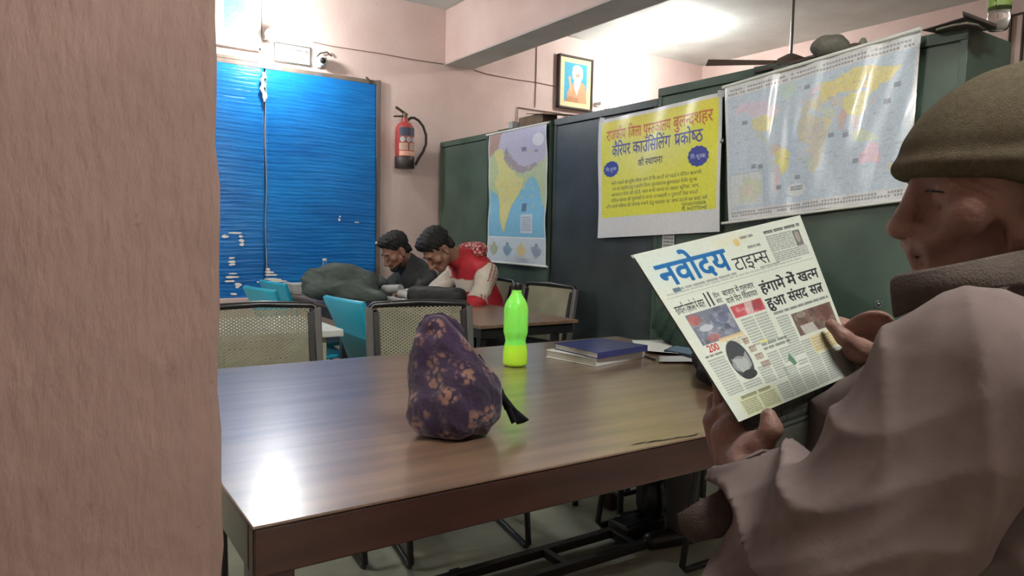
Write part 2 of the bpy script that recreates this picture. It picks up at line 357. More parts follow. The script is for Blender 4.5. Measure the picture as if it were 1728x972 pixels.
# ---------------------------------------------------------------- implicit bodies (smooth unions polygonised by surface nets)
class Body:
    def __init__(s): s.p = []
    def cap(s, a, b, ra, rb=None, k=.02, op=1):
        a, b = np.array(a, float), np.array(b, float); rb = ra if rb is None else rb
        s.p.append((op, k, 'c', (a, b, ra, rb), a, b, max(ra, rb))); return s
    def ell(s, c, r, ax=None, k=.02, op=1):
        c = np.array(c, float); r = np.array(r, float); A = np.eye(3) if ax is None else np.array(ax, float)
        s.p.append((op, k, 'e', (c, r, A), c, c, r.max())); return s
    def chain(s, pts, rs, k=.02, op=1):
        for i in range(len(pts)-1): s.cap(pts[i], pts[i+1], rs[i], rs[i+1], k, op)
        return s
    def cut(s, c, n, k=.003):                 # keep the side against n
        s.p.append((0, k, 'h', (np.array(c, float), _n(n)), None, None, 0)); return s
    def ev(s, pr, X):
        t = pr[2]
        if t == 'c':
            a, b, ra, rb = pr[3]; ab = b-a; L = max(ab@ab, 1e-12)
            q = np.clip(((X-a)@ab)/L, 0, 1); return np.linalg.norm(X-a-q[:, None]*ab, axis=1)-(ra+(rb-ra)*q)
        if t == 'e':
            c, r, A = pr[3]; Y = (X-c)@A.T; k0 = np.linalg.norm(Y/r, axis=1); k1 = np.linalg.norm(Y/(r*r), axis=1)
            return k0*(k0-1)/np.maximum(k1, 1e-9)
        c, n = pr[3]; return (X-c)@n
    def field(s, X, act=None):
        d = np.full(len(X), 1e3)
        for i, pr in enumerate(s.p):
            if act is not None and not act[i]: continue
            e = s.ev(pr, X); k = pr[1]
            if pr[0] == 1:
                h = np.clip(.5+.5*(d-e)/k, 0, 1); d = d*(1-h)+e*h-k*h*(1-h)
            else:
                e = e if pr[0] == 0 else -e
                h = np.clip(.5-.5*(d-e)/k, 0, 1); d = d*(1-h)+e*h+k*h*(1-h)
        return d
    def mesh(s, vox, disp=None, n=12):
        adds = [p for p in s.p if p[0] == 1]
        lo = np.min([np.minimum(p[4], p[5])-p[6] for p in adds], 0)-vox*3; hi = np.max([np.maximum(p[4], p[5])+p[6] for p in adds], 0)+vox*3
        nb = np.ceil((hi-lo)/(vox*n)).astype(int); G = nb*n+2
        bi = np.stack(np.meshgrid(*[np.arange(k) for k in nb], indexing='ij'), -1).reshape(-1, 3)
        cen = lo+(bi+.5)*n*vox; hd = n*vox*.5*math.sqrt(3)+vox
        DD = []
        for pr in s.p:
            e = s.ev(pr, cen); DD.append(e)
        DD = np.array(DD); tot = s.field(cen)
        km = max(p[1] for p in s.p)
        amp = .02 if disp else 0
        act = np.abs(tot) < hd*1.25+km*.5+amp
        offs = np.stack(np.meshgrid(*[np.arange(n+1)]*3, indexing='ij'), -1).reshape(-1, 3)
        CID = []; CP = []; QD = []
        st = np.array([G[1]*G[2], G[2], 1])
        crn = np.array([[i, j, k] for i in (0, 1) for j in (0, 1) for k in (0, 1)])
        edg = [(a, b) for a in range(8) for b in range(a+1, 8) if np.abs(crn[a]-crn[b]).sum() == 1]
        for bidx in np.nonzero(act)[0]:
            b0 = bi[bidx]*n
            need = [(pr[0] == 0 and abs(DD[j, bidx]) < hd+.02) or (pr[0] == 0 and DD[j, bidx] > 0) or
                    (pr[0] != 0 and DD[j, bidx] < hd*1.15+pr[1]+amp) for j, pr in enumerate(s.p)]
            if not any(need): continue
            X = lo+(b0+offs)*vox; d = s.field(X, need)
            if disp: d = d+disp(X)
            F = d.reshape(n+1, n+1, n+1); neg = F < 0
            if neg.all() or not neg.any(): continue
            C8 = np.stack([neg[i:i+n, j:j+n, k:k+n] for i, j, k in crn], 0)
            cnt = C8.sum(0); cells = np.argwhere((cnt > 0) & (cnt < 8))
            vals = np.stack([F[cells[:, 0]+i, cells[:, 1]+j, cells[:, 2]+k] for i, j, k in crn], 1)
            acc = np.zeros((len(cells), 3)); num = np.zeros(len(cells))
            for a, b in edg:
                va, vb = vals[:, a], vals[:, b]; cr = (va < 0) != (vb < 0)
                t = np.where(cr, va/np.where(cr, va-vb, 1), 0)
                acc += np.where(cr[:, None], crn[a]+(crn[b]-crn[a])*t[:, None], 0); num += cr
            CID.append((cells+b0+1)@st); CP.append(lo+(b0+cells+acc/num[:, None])*vox)
            for ax in range(3):
                o1, o2 = (ax+1) % 3, (ax+2) % 3
                sl = [slice(0, n)]*3; sl2 = list(sl); sl2[ax] = slice(1, n+1)
                A = neg[tuple(sl)]; B = neg[tuple(sl2)]; e = np.argwhere(A != B)
                if not len(e): continue
                u1 = np.zeros(3, int); u1[o1] = 1; u2 = np.zeros(3, int); u2[o2] = 1
                g = e+b0+1
                q = np.stack([(g-u1-u2)@st, (g-u2)@st, g@st, (g-u1)@st], 1)
                f = A[e[:, 0], e[:, 1], e[:, 2]]
                q = np.where(f[:, None], q, q[:, ::-1]); QD.append(q)
        cid = np.concatenate(CID); P = np.concatenate(CP); Q = np.concatenate(QD)
        o = np.argsort(cid); cid = cid[o]; P = P[o]
        ix = np.searchsorted(cid, Q); ix = np.clip(ix, 0, len(cid)-1); ok = (cid[ix] == Q).all(1)
        return P, ix[ok]
    def build(s, name, mt, vox, parent=None, disp=None, colfn=None, n=12):
        P, Q = s.mesh(vox, disp, n)
        me = bpy.data.meshes.new(name); set_mesh(me, P, Q)
        for q in (mt if isinstance(mt, (list, tuple)) else [mt]): me.materials.append(M[q])
        if colfn is not None:
            c = srgb(colfn(P)/255.0); at = me.color_attributes.new('Col', 'FLOAT_COLOR', 'POINT')
            at.data.foreach_set('color', np.concatenate([c, np.ones((len(P), 1))], 1).astype(np.float32).ravel())
        ob = bpy.data.objects.new(name, me); link(ob, parent)
        return ob

# ================================================================ ROOM
YB, ZC = 5.6, 3.13
XL, XR, YF = -2.6, 6.26, -2.6
b = MB().box((XL-.1, YF-.1, -.1), (XR+.1, YB+.1, 0)).build('floor', 'floor'); struct(b)
b = MB().box((XL-.1, YF-.1, ZC), (XR+.1, YB+.1, ZC+.1)).build('ceiling', 'ceil'); struct(b)
wx0, wx1, wz0, wz1 = .25, 2.36, .68, 2.40            # window opening
mb = MB()
mb.box((XL-.1, YB, 0), (wx0, YB+.15, ZC)); mb.box((wx1, YB, 0), (XR+.1, YB+.15, ZC))
mb.box((wx0, YB, 0), (wx1, YB+.15, wz0)); mb.box((wx0, YB, wz1), (wx1, YB+.15, ZC))
struct(mb.build('wall_back', 'wall'))
struct(MB().box((XR, YF, 0), (XR+.1, YB, ZC)).build('wall_right', 'wall'))
struct(MB().box((XL-.1, YF, 0), (XL, YB, ZC)).build('wall_left', 'wall'))
struct(MB().box((XL, YF-.1, 0), (XR, YF, ZC)).build('wall_front', 'wall'))
beam = MB(); beam.box((2.995, YF, 2.665), (3.28, YB, ZC)); 
o = beam.build('ceiling_beam', 'wall', bevel=.012); struct(o)
o = MB().box((2.997, YF, 2.660), (3.278, YB, 2.6652)).build('beam_underside', 'ceil'); struct(o)
# plastered pillar with a slightly worn right corner
mb = MB(); pv = []; nz = 60; ZP = ZC
prof = [(-.27, .95), (-.27, 1.27), (.190, 1.27)]
for i in range(nz+1):
    z = ZP*i/nz; j = .0012*math.sin(z*17)+.0012*math.sin(z*41+1)+random.uniform(-.0015, .0015)
    r = .012
    ring = [(-.27, .95), (.193-r+j, .95)]+[(.193-r+j+r*math.sin(a), .95+r-r*math.cos(a)) for a in (PI/6, PI/3, PI/2)]+[(.193+j, 1.27), (-.27, 1.27)]
    pv += [(x, y, z) for x, y in ring]
k = 7
mb.add(pv, [(i*k+j, i*k+(j+1) % k, (i+1)*k+(j+1) % k, (i+1)*k+j) for i in range(nz) for j in range(k)])
struct(mb.build('pillar', 'pillar', smooth=True))
# thin ledge line along the back wall and its dusty cable
def wall_cable(pts, r, label, y=YB-.006):
    P = [PL(px, py, 'y', y) for px, py in pts]
    return tag(MB().tube(P, r, 6).build('cable', 'cable', smooth=True), label, 'cable')
wall_cable([(528, 71), (560, 78), (640, 90), (700, 101), (748, 108)], .004, 'thin dusty cable sagging along the pink wall above the blue blind')
wall_cable([(800, 118), (822, 125), (870, 134), (905, 139), (944, 147)], .004, 'thin dusty cable on the pink wall left of the framed portrait')
wall_cable([(906, 68), (905, 120), (903, 181)], .004, 'straight vertical cable running down the pink wall left of the framed portrait')
wall_cable([(441, -60), (441, 0), (442, 60)], .003, 'thin vertical cable beside the high printed board')

# ---------------- window and blue plastic blind
wn = thing('window_1', None, None, (1.3, YB, wz0)); struct(wn)
fr = MB()
for x in (wx0+.03, 1.46, wx1-.03): fr.box((x-.03, YB+.01, wz0), (x+.03, YB+.07, wz1))
fr.box((wx0, YB+.01, wz0), (wx1, YB+.07, wz0+.06)); fr.box((wx0, YB+.01, wz1-.06), (wx1, YB+.07, wz1))
fr.build('window_frame', 'brown_wood', wn, bevel=.004)
for a, c in ((wx0+.06, 1.43), (1.49, wx1-.06)):
    MB().box((a, YB+.035, wz0+.06), (c, YB+.041, wz1-.06)).build('pane', 'glass', wn)
MB().box((wx0-.02, YB-.05, wz0-.06), (wx1+.02, YB+.02, wz0-.002)).build('window_sill', 'wall', wn, bevel=.006)
ed = MB(); ed.box((wx1-.005, YB-.03, wz0), (wx1+.035, YB-.002, wz1+.04)); ed.box((wx0, YB-.03, wz1+.0), (wx1-.005, YB-.002, wz1+.035))
ed.build('edge_batten', 'brown_wood', wn, bevel=.004)
def blue_mat():
    m = mat('blue_crinkled_plastic', rgb(24, 134, 212), .26, spec=.6, noise=.3, nscale=1.2, stretch=(1, 1, 3), col2=rgb(12, 104, 182))
    nt = m.node_tree; N = nt.nodes; Lk = nt.links; b = N['Principled BSDF']
    tc = N.new('ShaderNodeTexCoord'); mp = N.new('ShaderNodeMapping'); mp.inputs['Scale'].default_value = (8, 1, 95); Lk.new(tc.outputs['Object'], mp.inputs[0])
    n = N.new('ShaderNodeTexNoise'); n.inputs['Scale'].default_value = 1; n.inputs['Detail'].default_value = 5; Lk.new(mp.outputs[0], n.inputs[0])
    bp = N.new('ShaderNodeBump'); bp.inputs['Strength'].default_value = .45; bp.inputs['Distance'].default_value = .008
    Lk.new(n.outputs[0], bp.inputs['Height']); Lk.new(bp.outputs[0], b.inputs['Normal'])
    r = N.new('ShaderNodeMapRange'); r.inputs[1].default_value = .35; r.inputs[2].default_value = .7; Lk.new(n.outputs[0], r.inputs[0])
    mx = N.new('ShaderNodeMix'); mx.data_type = 'RGBA'; mx.blend_type = 'MULTIPLY'; mx.inputs[7].default_value = (.7, .78, .86, 1)
    base = b.inputs['Base Color'].links[0].from_socket
    Lk.new(r.outputs[0], mx.inputs[0]); Lk.new(base, mx.inputs[6]); Lk.new(mx.outputs[2], b.inputs['Base Color'])
    return m
M['blue'] = blue_mat()
def blind(x0, x1, label):
    nu, nv = 60, 260
    U, V = np.meshgrid(np.linspace(0, 1, nu), np.linspace(0, 1, nv)); X = x0+(x1-x0)*U; Z = wz1+.02-(wz1+.06-wz0)*V
    w = .0006*np.sin(Z*95+.9*np.sin(X*5+x0)+.5*np.sin(X*13+Z*6))+.0008*np.sin(Z*213+1.4*np.sin(X*9+Z*4))+.006*np.sin(X*7+Z*3)
    w *= np.clip(V*3+.3, 0, 1)
    Y = YB-.022-np.abs(.006)-w
    o = bpy.data.objects.new('window_blind', bpy.data.meshes.new('window_blind'))
    i = np.arange(nu*nv).reshape(nv, nu); q = np.stack([i[:-1, :-1], i[1:, :-1], i[1:, 1:], i[:-1, 1:]], -1).reshape(-1, 4)
    set_mesh(o.data, np.stack([X, Y, Z], -1).reshape(-1, 3), q); o.data.materials.append(M['blue']); link(o)
    sl = o.modifiers.new('t', 'SOLIDIFY'); sl.thickness = .0015
    return tag(o, label, 'blind')
blind(wx0, 1.452, 'crinkled blue plastic sheet over the left part of the window, next to the pillar')
blind(1.462, wx1-.004, 'wide crinkled blue plastic sheet on the window, left of the fire extinguisher')
def glints(bl, x0, x1, spans):  # white slivers standing in for bright glints on the crinkled plastic
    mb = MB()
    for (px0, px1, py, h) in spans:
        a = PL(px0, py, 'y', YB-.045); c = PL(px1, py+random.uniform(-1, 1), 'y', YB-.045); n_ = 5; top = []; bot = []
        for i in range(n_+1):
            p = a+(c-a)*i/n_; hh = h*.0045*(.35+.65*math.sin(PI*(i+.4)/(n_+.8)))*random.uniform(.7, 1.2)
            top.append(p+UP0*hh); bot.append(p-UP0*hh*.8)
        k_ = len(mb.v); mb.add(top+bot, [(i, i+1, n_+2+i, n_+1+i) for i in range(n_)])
    o = mb.build('glint_patch', 'glint_white', bl); o['kind'] = 'stuff'; m_ = o.modifiers.new('t', 'SOLIDIFY'); m_.thickness = .002
UP0 = np.array([0, 0, 1.0]); M['glint_white'] = mat('white_glint', rgb(240, 238, 230), .25)
_bl = [o for o in bpy.data.objects if o.name.startswith('window_blind')]
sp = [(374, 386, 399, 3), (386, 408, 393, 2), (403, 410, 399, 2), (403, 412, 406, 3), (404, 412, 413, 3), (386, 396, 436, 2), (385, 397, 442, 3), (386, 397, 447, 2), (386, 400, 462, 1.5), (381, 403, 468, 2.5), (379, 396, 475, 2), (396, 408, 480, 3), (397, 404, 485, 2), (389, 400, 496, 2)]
glints(_bl[0], 0, 0, sp)
glints(_bl[1], 0, 0, [(448, 456, 454, 2), (447, 462, 459, 2.5), (447, 468, 464, 2), (446, 475, 471, 2), (449, 484, 475, 2), (477, 490, 478, 1.5), (433, 441, 476, 1.5), (571, 574, 371, 3), (572, 575, 366, 1.5), (598, 606, 375, 1.2), (633, 640, 410, 3)])
# knotted white cord hanging in the gap
t = thing('cord', 'knotted whitish cord hanging down the joint between the two blue sheets', 'cord', (1.457, YB-.06, wz0))
MB().tube([(1.457+.004*math.sin(z*9), YB-.045, z) for z in np.linspace(.72, 2.38, 28)], .003, 6).build('cord_line', 'greypaper', t, smooth=True)
kb = Body()
for i in range(9): 
    p = PL(444+random.uniform(-4, 4), 124+i*5, 'y', YB-.055); kb.cap(p, p+np.array([random.uniform(-.02, .02), 0, -.03]), .012, .009, .008)
kb.build('knot', 'paper', .004, t)
o = MB().tube([PL(618, 130, 'y', YB-.03), PL(622, 134, 'y', YB-.04), PL(627, 141, 'y', YB-.03)], .007, 6).build('hook', 'darkwood', smooth=True)
tag(o, 'small dark hook above the right corner of the blue blind', 'hook')

# ================================================================ LAMPS
def emis(name, col, st):
    m = bpy.data.materials.new(name); m.use_nodes = True; b = m.node_tree.nodes['Principled BSDF']
    b.inputs['Base Color'].default_value = (1, 1, 1, 1); b.inputs['Emission Color'].default_value = (*col, 1); b.inputs['Emission Strength'].default_value = st
    return m
def bulb(name, label, base, dirv, power, r=.034, col=(.98, 1, .97)):
    base = np.array(base, float); dv = _n(dirv)
    t = thing(name, label, 'lamp', base)
    MB().lathe([(.045, 0), (.045, .012), (.028, .02), (.022, .06)], 16, tuple(base), axis=dv).build('lamp_holder', 'white', t, smooth=True)
    prof = [(.02, .055)]+[(r*math.sin(a), .055+r*1.1-r*1.1*math.cos(a)) for a in np.linspace(.5, PI-.02, 12)]
    area = 4*PI*r*r
    o = MB().lathe(prof, 20, tuple(base), axis=dv).build('glowing_bulb', emis(name+'_glow', col, power/area/PI/10), t, smooth=True)
    return t
bulb('wall_lamp', 'dazzling white bulb on the pink wall above the knotted cord of the blue blind', (1.46, YB-.19, 2.615), (0, -1, -.25), LAMP_WALL, .045)
bulb('ceiling_lamp', 'bright round bulb on the ceiling beyond the steel cabinets', (4.93, 4.7, ZC-.002), (0, 0, -1), LAMP_CEIL, .045)
def tube_lamp(name, label, a, c, power, r=.014, off=(0, 0, .03)):
    a, c = np.array(a, float), np.array(c, float); t = thing(name, label, 'lamp', (a+c)/2)
    L = np.linalg.norm(c-a); d = (c-a)/L
    off = np.array(off, float)
    MB().tube([a+off, c+off], .02, 8).build('batten', 'white', t)
    MB().tube([a+d*.02, c-d*.02], r, 12).build('glowing_tube', emis(name+'_glow', (.97, 1, .97), power/(2*PI*r*L)/PI/10), t, smooth=True)
    for e in (a, c): MB().box(tuple(np.minimum(e, e+off)-.018), tuple(np.maximum(e, e+off)+.018)).build('end_cap', 'white', t)
    return t
tube_lamp('tube_lamp', 'bright tube lamp right of the framed portrait, half behind the dark cabinet', (4.72, YB-.08, 2.52), (5.25, YB-.08, 2.50), LAMP_BACK, off=(0, .06, 0))
tube_lamp('tube_lamp', 'white tube lamp on the ceiling behind the camera', (.5, -.25, ZC-.05), (1.7, -.25, ZC-.05), LAMP_FILL)

tube_lamp('tube_lamp', 'added fill tube lamp high on the left wall hidden by the pillar', (XL+.06, 2.4, 2.5), (XL+.06, 3.6, 2.5), LAMP_LEFT_FILL, off=(-.042, 0, 0))  # unseen tube added to even out the light on this side

MB().tube([(1.46, YB-.001, 2.62), (1.46, YB-.2, 2.615)], .012, 8).build('lamp_arm', 'white', [o for o in bpy.data.objects if o.name == 'wall_lamp'][0])
# ================================================================ WALL THINGS
# high printed board at the upper left
cv = Canvas(160, 200, (200, 202, 196)); cv.rect(.70, 0, .88, .75, (120, 165, 185)); cv.rect(.88, 0, 1, 1, (222, 222, 216)); cv.grain(.02, 8)
cv.ell(.2, .3, .5, .22, (214, 216, 208), .6); cv.rect(0, .93, 1, 1, (214, 212, 206))
M['print_gloss'] = attr_mat('glossy_print', .18, coat=.5, bump=.25, bscale=9)
M['print_matt'] = attr_mat('matt_print', .6, bump=.1, bscale=20)
M['print_vinyl'] = attr_mat('vinyl_print', .28, bump=.35, bscale=6, stretch=(1, 1, .25), coat=.3)
M['newsprint'] = attr_mat('newsprint', .75, spec=.2, bump=.12, bscale=25)
M['jacket_cols'] = attr_mat('two_tone_jacket', .7, bump=.3, bscale=60)
pr = PL(441, 86, 'y', YB-.05)
t = thing('notice_board', 'large pale framed board with a blue band above the blue blind', 'board', (pr[0]-.5, YB-.03, pr[2]))
bx0, bx1, bz0, bz1 = pr[0]-.85, pr[0], pr[2], 3.02
MB().box((bx0, YB-.035, bz0), (bx1, YB-.002, bz1)).build('board_backing', 'white', t)
sheet('printed_face', cv, lambda U, V: (bx0+.02+(bx1-bx0-.04)*U, 0*U+YB-.037, bz1-.02-(bz1-bz0-.04)*V), 'print_gloss', t)
fm = MB()
for a, c in (((bx0, bz0), (bx1, bz0+.022)), ((bx0, bz1-.022), (bx1, bz1)), ((bx0, bz0), (bx0+.022, bz1)), ((bx1-.022, bz0), (bx1, bz1))):
    fm.box((a[0], YB-.05, a[1]), (c[0], YB-.034, c[1]))
fm.build('frame', 'white', t, bevel=.003)
# ledge strip under the board
p0, p1 = PL(372, 92, 'y', YB-.02), PL(437, 104, 'y', YB-.02)
o = MB().box((p0[0]-.3, YB-.03, p1[2]-.012), (p1[0], YB-.002, p1[2]+.012)).build('wooden_strip', 'brown_wood', bevel=.003); tag(o, 'short brown strip on the wall between the high board and the blue blind', 'strip')
# sign plate
a, c = PL(478, 70, 'y', YB-.02), PL(525, 112, 'y', YB-.02)
cv = Canvas(130, 70, (222, 222, 214)); 
for r_ in ((0, 0, 1, .07), (0, .93, 1, 1), (0, 0, .035, 1), (.965, 0, 1, 1)): cv.rect(*r_, (60, 60, 58))
cv.lines(.14, .24, .93, .44, 1, (50, 50, 50), .8, .95, .2); cv.lines(.16, .62, .84, .8, 1, (70, 70, 68), .8, .95, .15)
t = thing('sign_plate', 'small white wall sign with a black border between the wall lamp and the security camera', 'sign', (1.65, YB-.01, 2.5))
sx0, sx1, sz1, sz0 = 1.53, c[0], a[2]+.0, c[2]
MB().box((sx0, YB-.014, sz0), (sx1, YB-.001, sz1-.01)).build('plate', 'white', t)
sheet('printed_face', cv, lambda U, V: (sx0+(sx1-sx0)*U, 0*U+YB-.0155, sz1-.01-(sz1-.01-sz0)*V), 'print_matt', t)
# dome camera
p = PL(543, 103, 'y', YB-.06)
t = thing('security_camera', 'small white round security camera with a black lens on the pink wall', 'camera', p)
MB().lathe([(.045, 0), (.045, .02), (.03, .028)], 20, (p[0]-.01, YB-.001, p[2]), axis=(0, -1, 0)).build('mount', 'white', t, smooth=True)
R_ = .043; MB().lathe([(R_*math.sin(x), -R_*math.cos(x)) for x in np.linspace(.05, PI-.5, 14)], 22, (p[0], YB-.065, p[2]), axis=_n((-.15, -1, -.1))).build('housing', 'white', t, smooth=True)
MB().lathe([(.024, .026), (.024, .036), (.017, .044), (.004, .046)], 18, (p[0], YB-.068, p[2]), axis=_n((-.15, -1, -.1))).build('lens', 'black_plastic', t, smooth=True)
q = [PL(560, 95, 'y', YB-.02), PL(552, 88, 'y', YB-.03), PL(540, 90, 'y', YB-.03), PL(535, 96, 'y', YB-.03)]
tag(MB().tube(q, .006, 6).build('cable', 'darkwood', smooth=True), 'short dark loop of cable above the security camera', 'cable')
# fire extinguisher
p = PL(682, 240, 'y', YB-.10); ex, ey = p[0], YB-.11
ztop, zbot = PL(682, 206, 'y', YB-.1)[2], PL(682, 283, 'y', YB-.1)[2]
t = thing('fire_extinguisher', 'red fire extinguisher with black hose hanging on the pink wall', 'fire extinguisher', (ex, ey, zbot))
h = ztop-zbot; r = .078
MB().lathe([(r*.9, 0), (r, .01), (r, h-.07), (r*.93, h-.04), (r*.65, h-.012), (.028, h), (.026, h+.03)], 28, (ex, ey, zbot)).build('cylinder', 'red_paint', t, smooth=True)
MB().lathe([(r*1.02, -.008), (r*1.05, -.005), (r*1.05, .085), (r*1.01, .088)], 28, (ex, ey, zbot)).build('base_boot', 'rubber', t, smooth=True)
cv = Canvas(90, 110, (150, 70, 60)); cv.rect(0, 0, 1, .3, (60, 62, 78)); 
for i in range(3): cv.ell(.18+.32*i, .42, .13, .09, (214, 210, 206))
cv.rect(0, .55, 1, .78, (196, 168, 150)); cv.rect(.46, .55, .52, .78, (120, 60, 50))
cv.rect(0, .34, 1, .5, (60, 62, 78), .3); cv.rect(.0, .82, 1, .98, (224, 164, 140)); cv.lines(.08, .58, .92, .76, 3, (120, 70, 60), .5, .5, .1)
sheet('label', cv, lambda U, V: (ex+(r+.001)*np.cos(-2.6+2.1*U), ey+(r+.001)*np.sin(-2.6+2.1*U), zbot+h*.86-(h*.62)*V), 'print_matt', t)
zt = ztop+.02
MB().lathe([(.022, 0), (.022, .05), (.012, .055)], 14, (ex, ey, zt)).build('valve', 'brass', t, smooth=True)
MB().quadprism([(ex-.085, ey-.012, zt+.085), (ex+.02, ey-.012, zt+.03), (ex+.025, ey-.012, zt+.045), (ex-.08, ey-.012, zt+.10)], (0, 1, 0), .024).build('handle', 'brass', t, bevel=.002)
MB().quadprism([(ex-.1, ey-.01, zt+.01), (ex+.02, ey-.01, zt+.02), (ex+.02, ey-.01, zt+.035), (ex-.1, ey-.01, zt+.022)], (0, 1, 0), .02).build('carry_handle', 'brass', t, bevel=.002)
hp = [(688, 203), (693, 199), (699, 199), (706, 203), (714, 213), (719, 228), (719, 243), (714, 256), (706, 268), (701, 278)]
MB().tube([PL(x, y, 'y', YB-.11) for x, y in hp], .0115, 10).build('hose', 'rubber', t, smooth=True)
MB().box((ex-.03, ey+.06, zbot+h*.5), (ex+.03, YB-.001, zbot+h*.5+.05)).build('wall_bracket', 'brass', t)
# framed portrait print
a, c = PL(946, 89, 'y', YB-.06), PL(1001, 186, 'y', YB-.06)
x0, x1, z1, z0 = a[0], c[0]+.0, a[2], PL(944, 180, 'y', YB-.06)[2]
t = thing('framed_portrait', 'framed painting of a white bearded man in a robe on a blue background', 'picture', ((x0+x1)/2, YB, z0))
cv = Canvas(110, 150, (216, 196, 150))
cv.rect(.14, .1, .86, .9, (30, 150, 180)); cv.poly([(.2, .9), (.25, .68), (.42, .5), (.62, .42), (.8, .52), (.86, .7), (.86, .9)], (196, 140, 100), jag=.004)
cv.ell(.56, .32, .13, .12, (196, 150, 118)); cv.ell(.56, .22, .16, .09, (226, 220, 206)); cv.ell(.44, .3, .05, .13, (224, 218, 204)); cv.ell(.68, .3, .05, .13, (224, 218, 204))
cv.poly([(.45, .36), (.68, .36), (.64, .55), (.54, .75), (.46, .6)], (230, 226, 214), jag=.004); cv.rect(.51, .35, .62, .365, (130, 90, 80)); cv.rect(.5, .29, .54, .3, (70, 50, 45)); cv.rect(.59, .29, .63, .3, (70, 50, 45))
cv.poly([(.28, .44), (.34, .42), (.40, .66), (.34, .72)], (204, 156, 118)); cv.ell(.31, .42, .04, .05, (206, 160, 124)); cv.poly([(.16, .88), (.3, .78), (.6, .8), (.6, .9), (.16, .9)], (176, 120, 80)); cv.grain(.015, 6)
sheet('print', cv, lambda U, V: (x0+.02+(x1-x0-.04)*U, 0*U+YB-.035, z1-.02-(z1-z0-.04)*V), 'print_matt', t)
fm = MB()
for q in (((x0, z0), (x1, z0+.018)), ((x0, z1-.018), (x1, z1)), ((x0, z0), (x0+.018, z1)), ((x1-.018, z0), (x1, z1))):
    fm.box((q[0][0], YB-.05, q[0][1]), (q[1][0], YB-.003, q[1][1]))
fm.build('frame', 'darkwood', t, bevel=.004)
MB().box((x0+.005, YB-.03, z0+.005), (x1-.005, YB-.003, z1-.005)).build('backing', 'card', t)

# ================================================================ STEEL CABINETS
CF = [2.93, 2.93, 2.94, 2.93, 2.885]
def cabinet(y0, y1, xf, ztop, mt, label, xd=.42, hside='r'):
    t = thing('steel_cabinet', label, 'cabinet', (xf+xd/2, (y0+y1)/2, 0), 'steel cabinets in a row')
    MB().box((xf+.018, y0+.003, .06), (xf+xd, y1-.003, ztop)).build('body', mt, t, bevel=.004)
    MB().box((xf+.006, y0+.03, .12), (xf+.02, y1-.03, ztop-.05)).build('panel', mt, t, bevel=.003)
    fm = MB(); fm.box((xf+.001, y0+.003, .07), (xf+.022, y0+.032, ztop-.045)); fm.box((xf+.001, y1-.032, .07), (xf+.022, y1-.003, ztop-.045)); fm.box((xf+.001, y0+.032, .07), (xf+.022, y1-.032, .12))
    fm.build('panel_frame', mt, t, bevel=.003)
    MB().box((xf+.0, y0+.003, ztop-.045), (xf+.03, y1-.003, ztop)).build('top_rail', mt, t, bevel=.003)
    for yy in (y0+.03, y1-.03):
        for xx in (xf+.05, xf+xd-.04): MB().box((xx-.02, yy-.02, 0), (xx+.02, yy+.02, .07)).build('foot', mt, t)
    return t
cabinet(4.745, 5.54, CF[0], 1.98, 'green_steel', 'green steel cabinet against the pink wall, left of the India map')
cabinet(3.94, 4.74, CF[1], 1.98, 'green_steel', 'green steel cabinet behind the India map')
cabinet(2.945, 3.92, CF[2], 1.985, 'black_steel', 'blue-black steel cabinet between the India map and the yellow poster')
cabinet(2.16, 2.94, CF[3], 2.035, 'green_steel', 'dark green steel cabinet behind the right part of the yellow poster')
cabinet(1.305, 2.155, CF[4], 2.005, 'green_steel', 'dark green steel cabinet at the near end, behind the world map', xd=.36)
# round lock seen on the near cabinet
p = PL(1484, 513, 'x', CF[4]-.002)
t = thing('cabinet_lock', 'small round lock ring on the near green cabinet beside the collar of the old man', 'lock', p)
MB().tube([(p[0]-.004, p[1]+.013*math.cos(a), p[2]+.013*math.sin(a)) for a in np.linspace(0, 2*PI, 17)], .0022, 6).build('ring', 'chrome', t)
MB().lathe([(.006, 0), (.006, .006), (.001, .007)], 10, tuple(p), axis=(-1, 0, 0)).build('keyhole', 'chrome', t)
p = PL(1222, 238, 'x', CF[3]-.01)
tag(MB().lathe([(.014, 0), (.015, .014), (.009, .02), (.004, .022)], 14, tuple(p), axis=(-1, 0, 0)).build('door_knob', 'chrome', smooth=True), 'small metal knob between the yellow poster and the world map', 'knob')
# paper slip label under the poster
q = [PL(1118, 398, 'x', CF[3]-.003), PL(1138, 397, 'x', CF[3]-.003)]
cv = Canvas(50, 50, (196, 196, 188)); cv.lines(.08, .08, .9, .95, 6, (70, 70, 70), .75, .55, .16)
o = sheet('paper_slip', cv, lambda U, V: (0*U+CF[3]-.003, q[0][1]+(q[1][1]-q[0][1])*U, q[0][2]-.13*V+.02), 'print_matt'); tag(o, 'small printed paper slip stuck on the cabinet below the yellow poster', 'label')

def corners(c4, xs):
    P = [PL(px, py, 'x', x) for (px, py), x in zip(c4, xs)]
    def f(U, V, wave=0):
        a = [sum(w*P[i][k] for i, w in enumerate(((1-U)*(1-V), U*(1-V), U*V, (1-U)*V))) for k in range(3)]
        a[0] = a[0]-wave; return tuple(a)
    return P, f
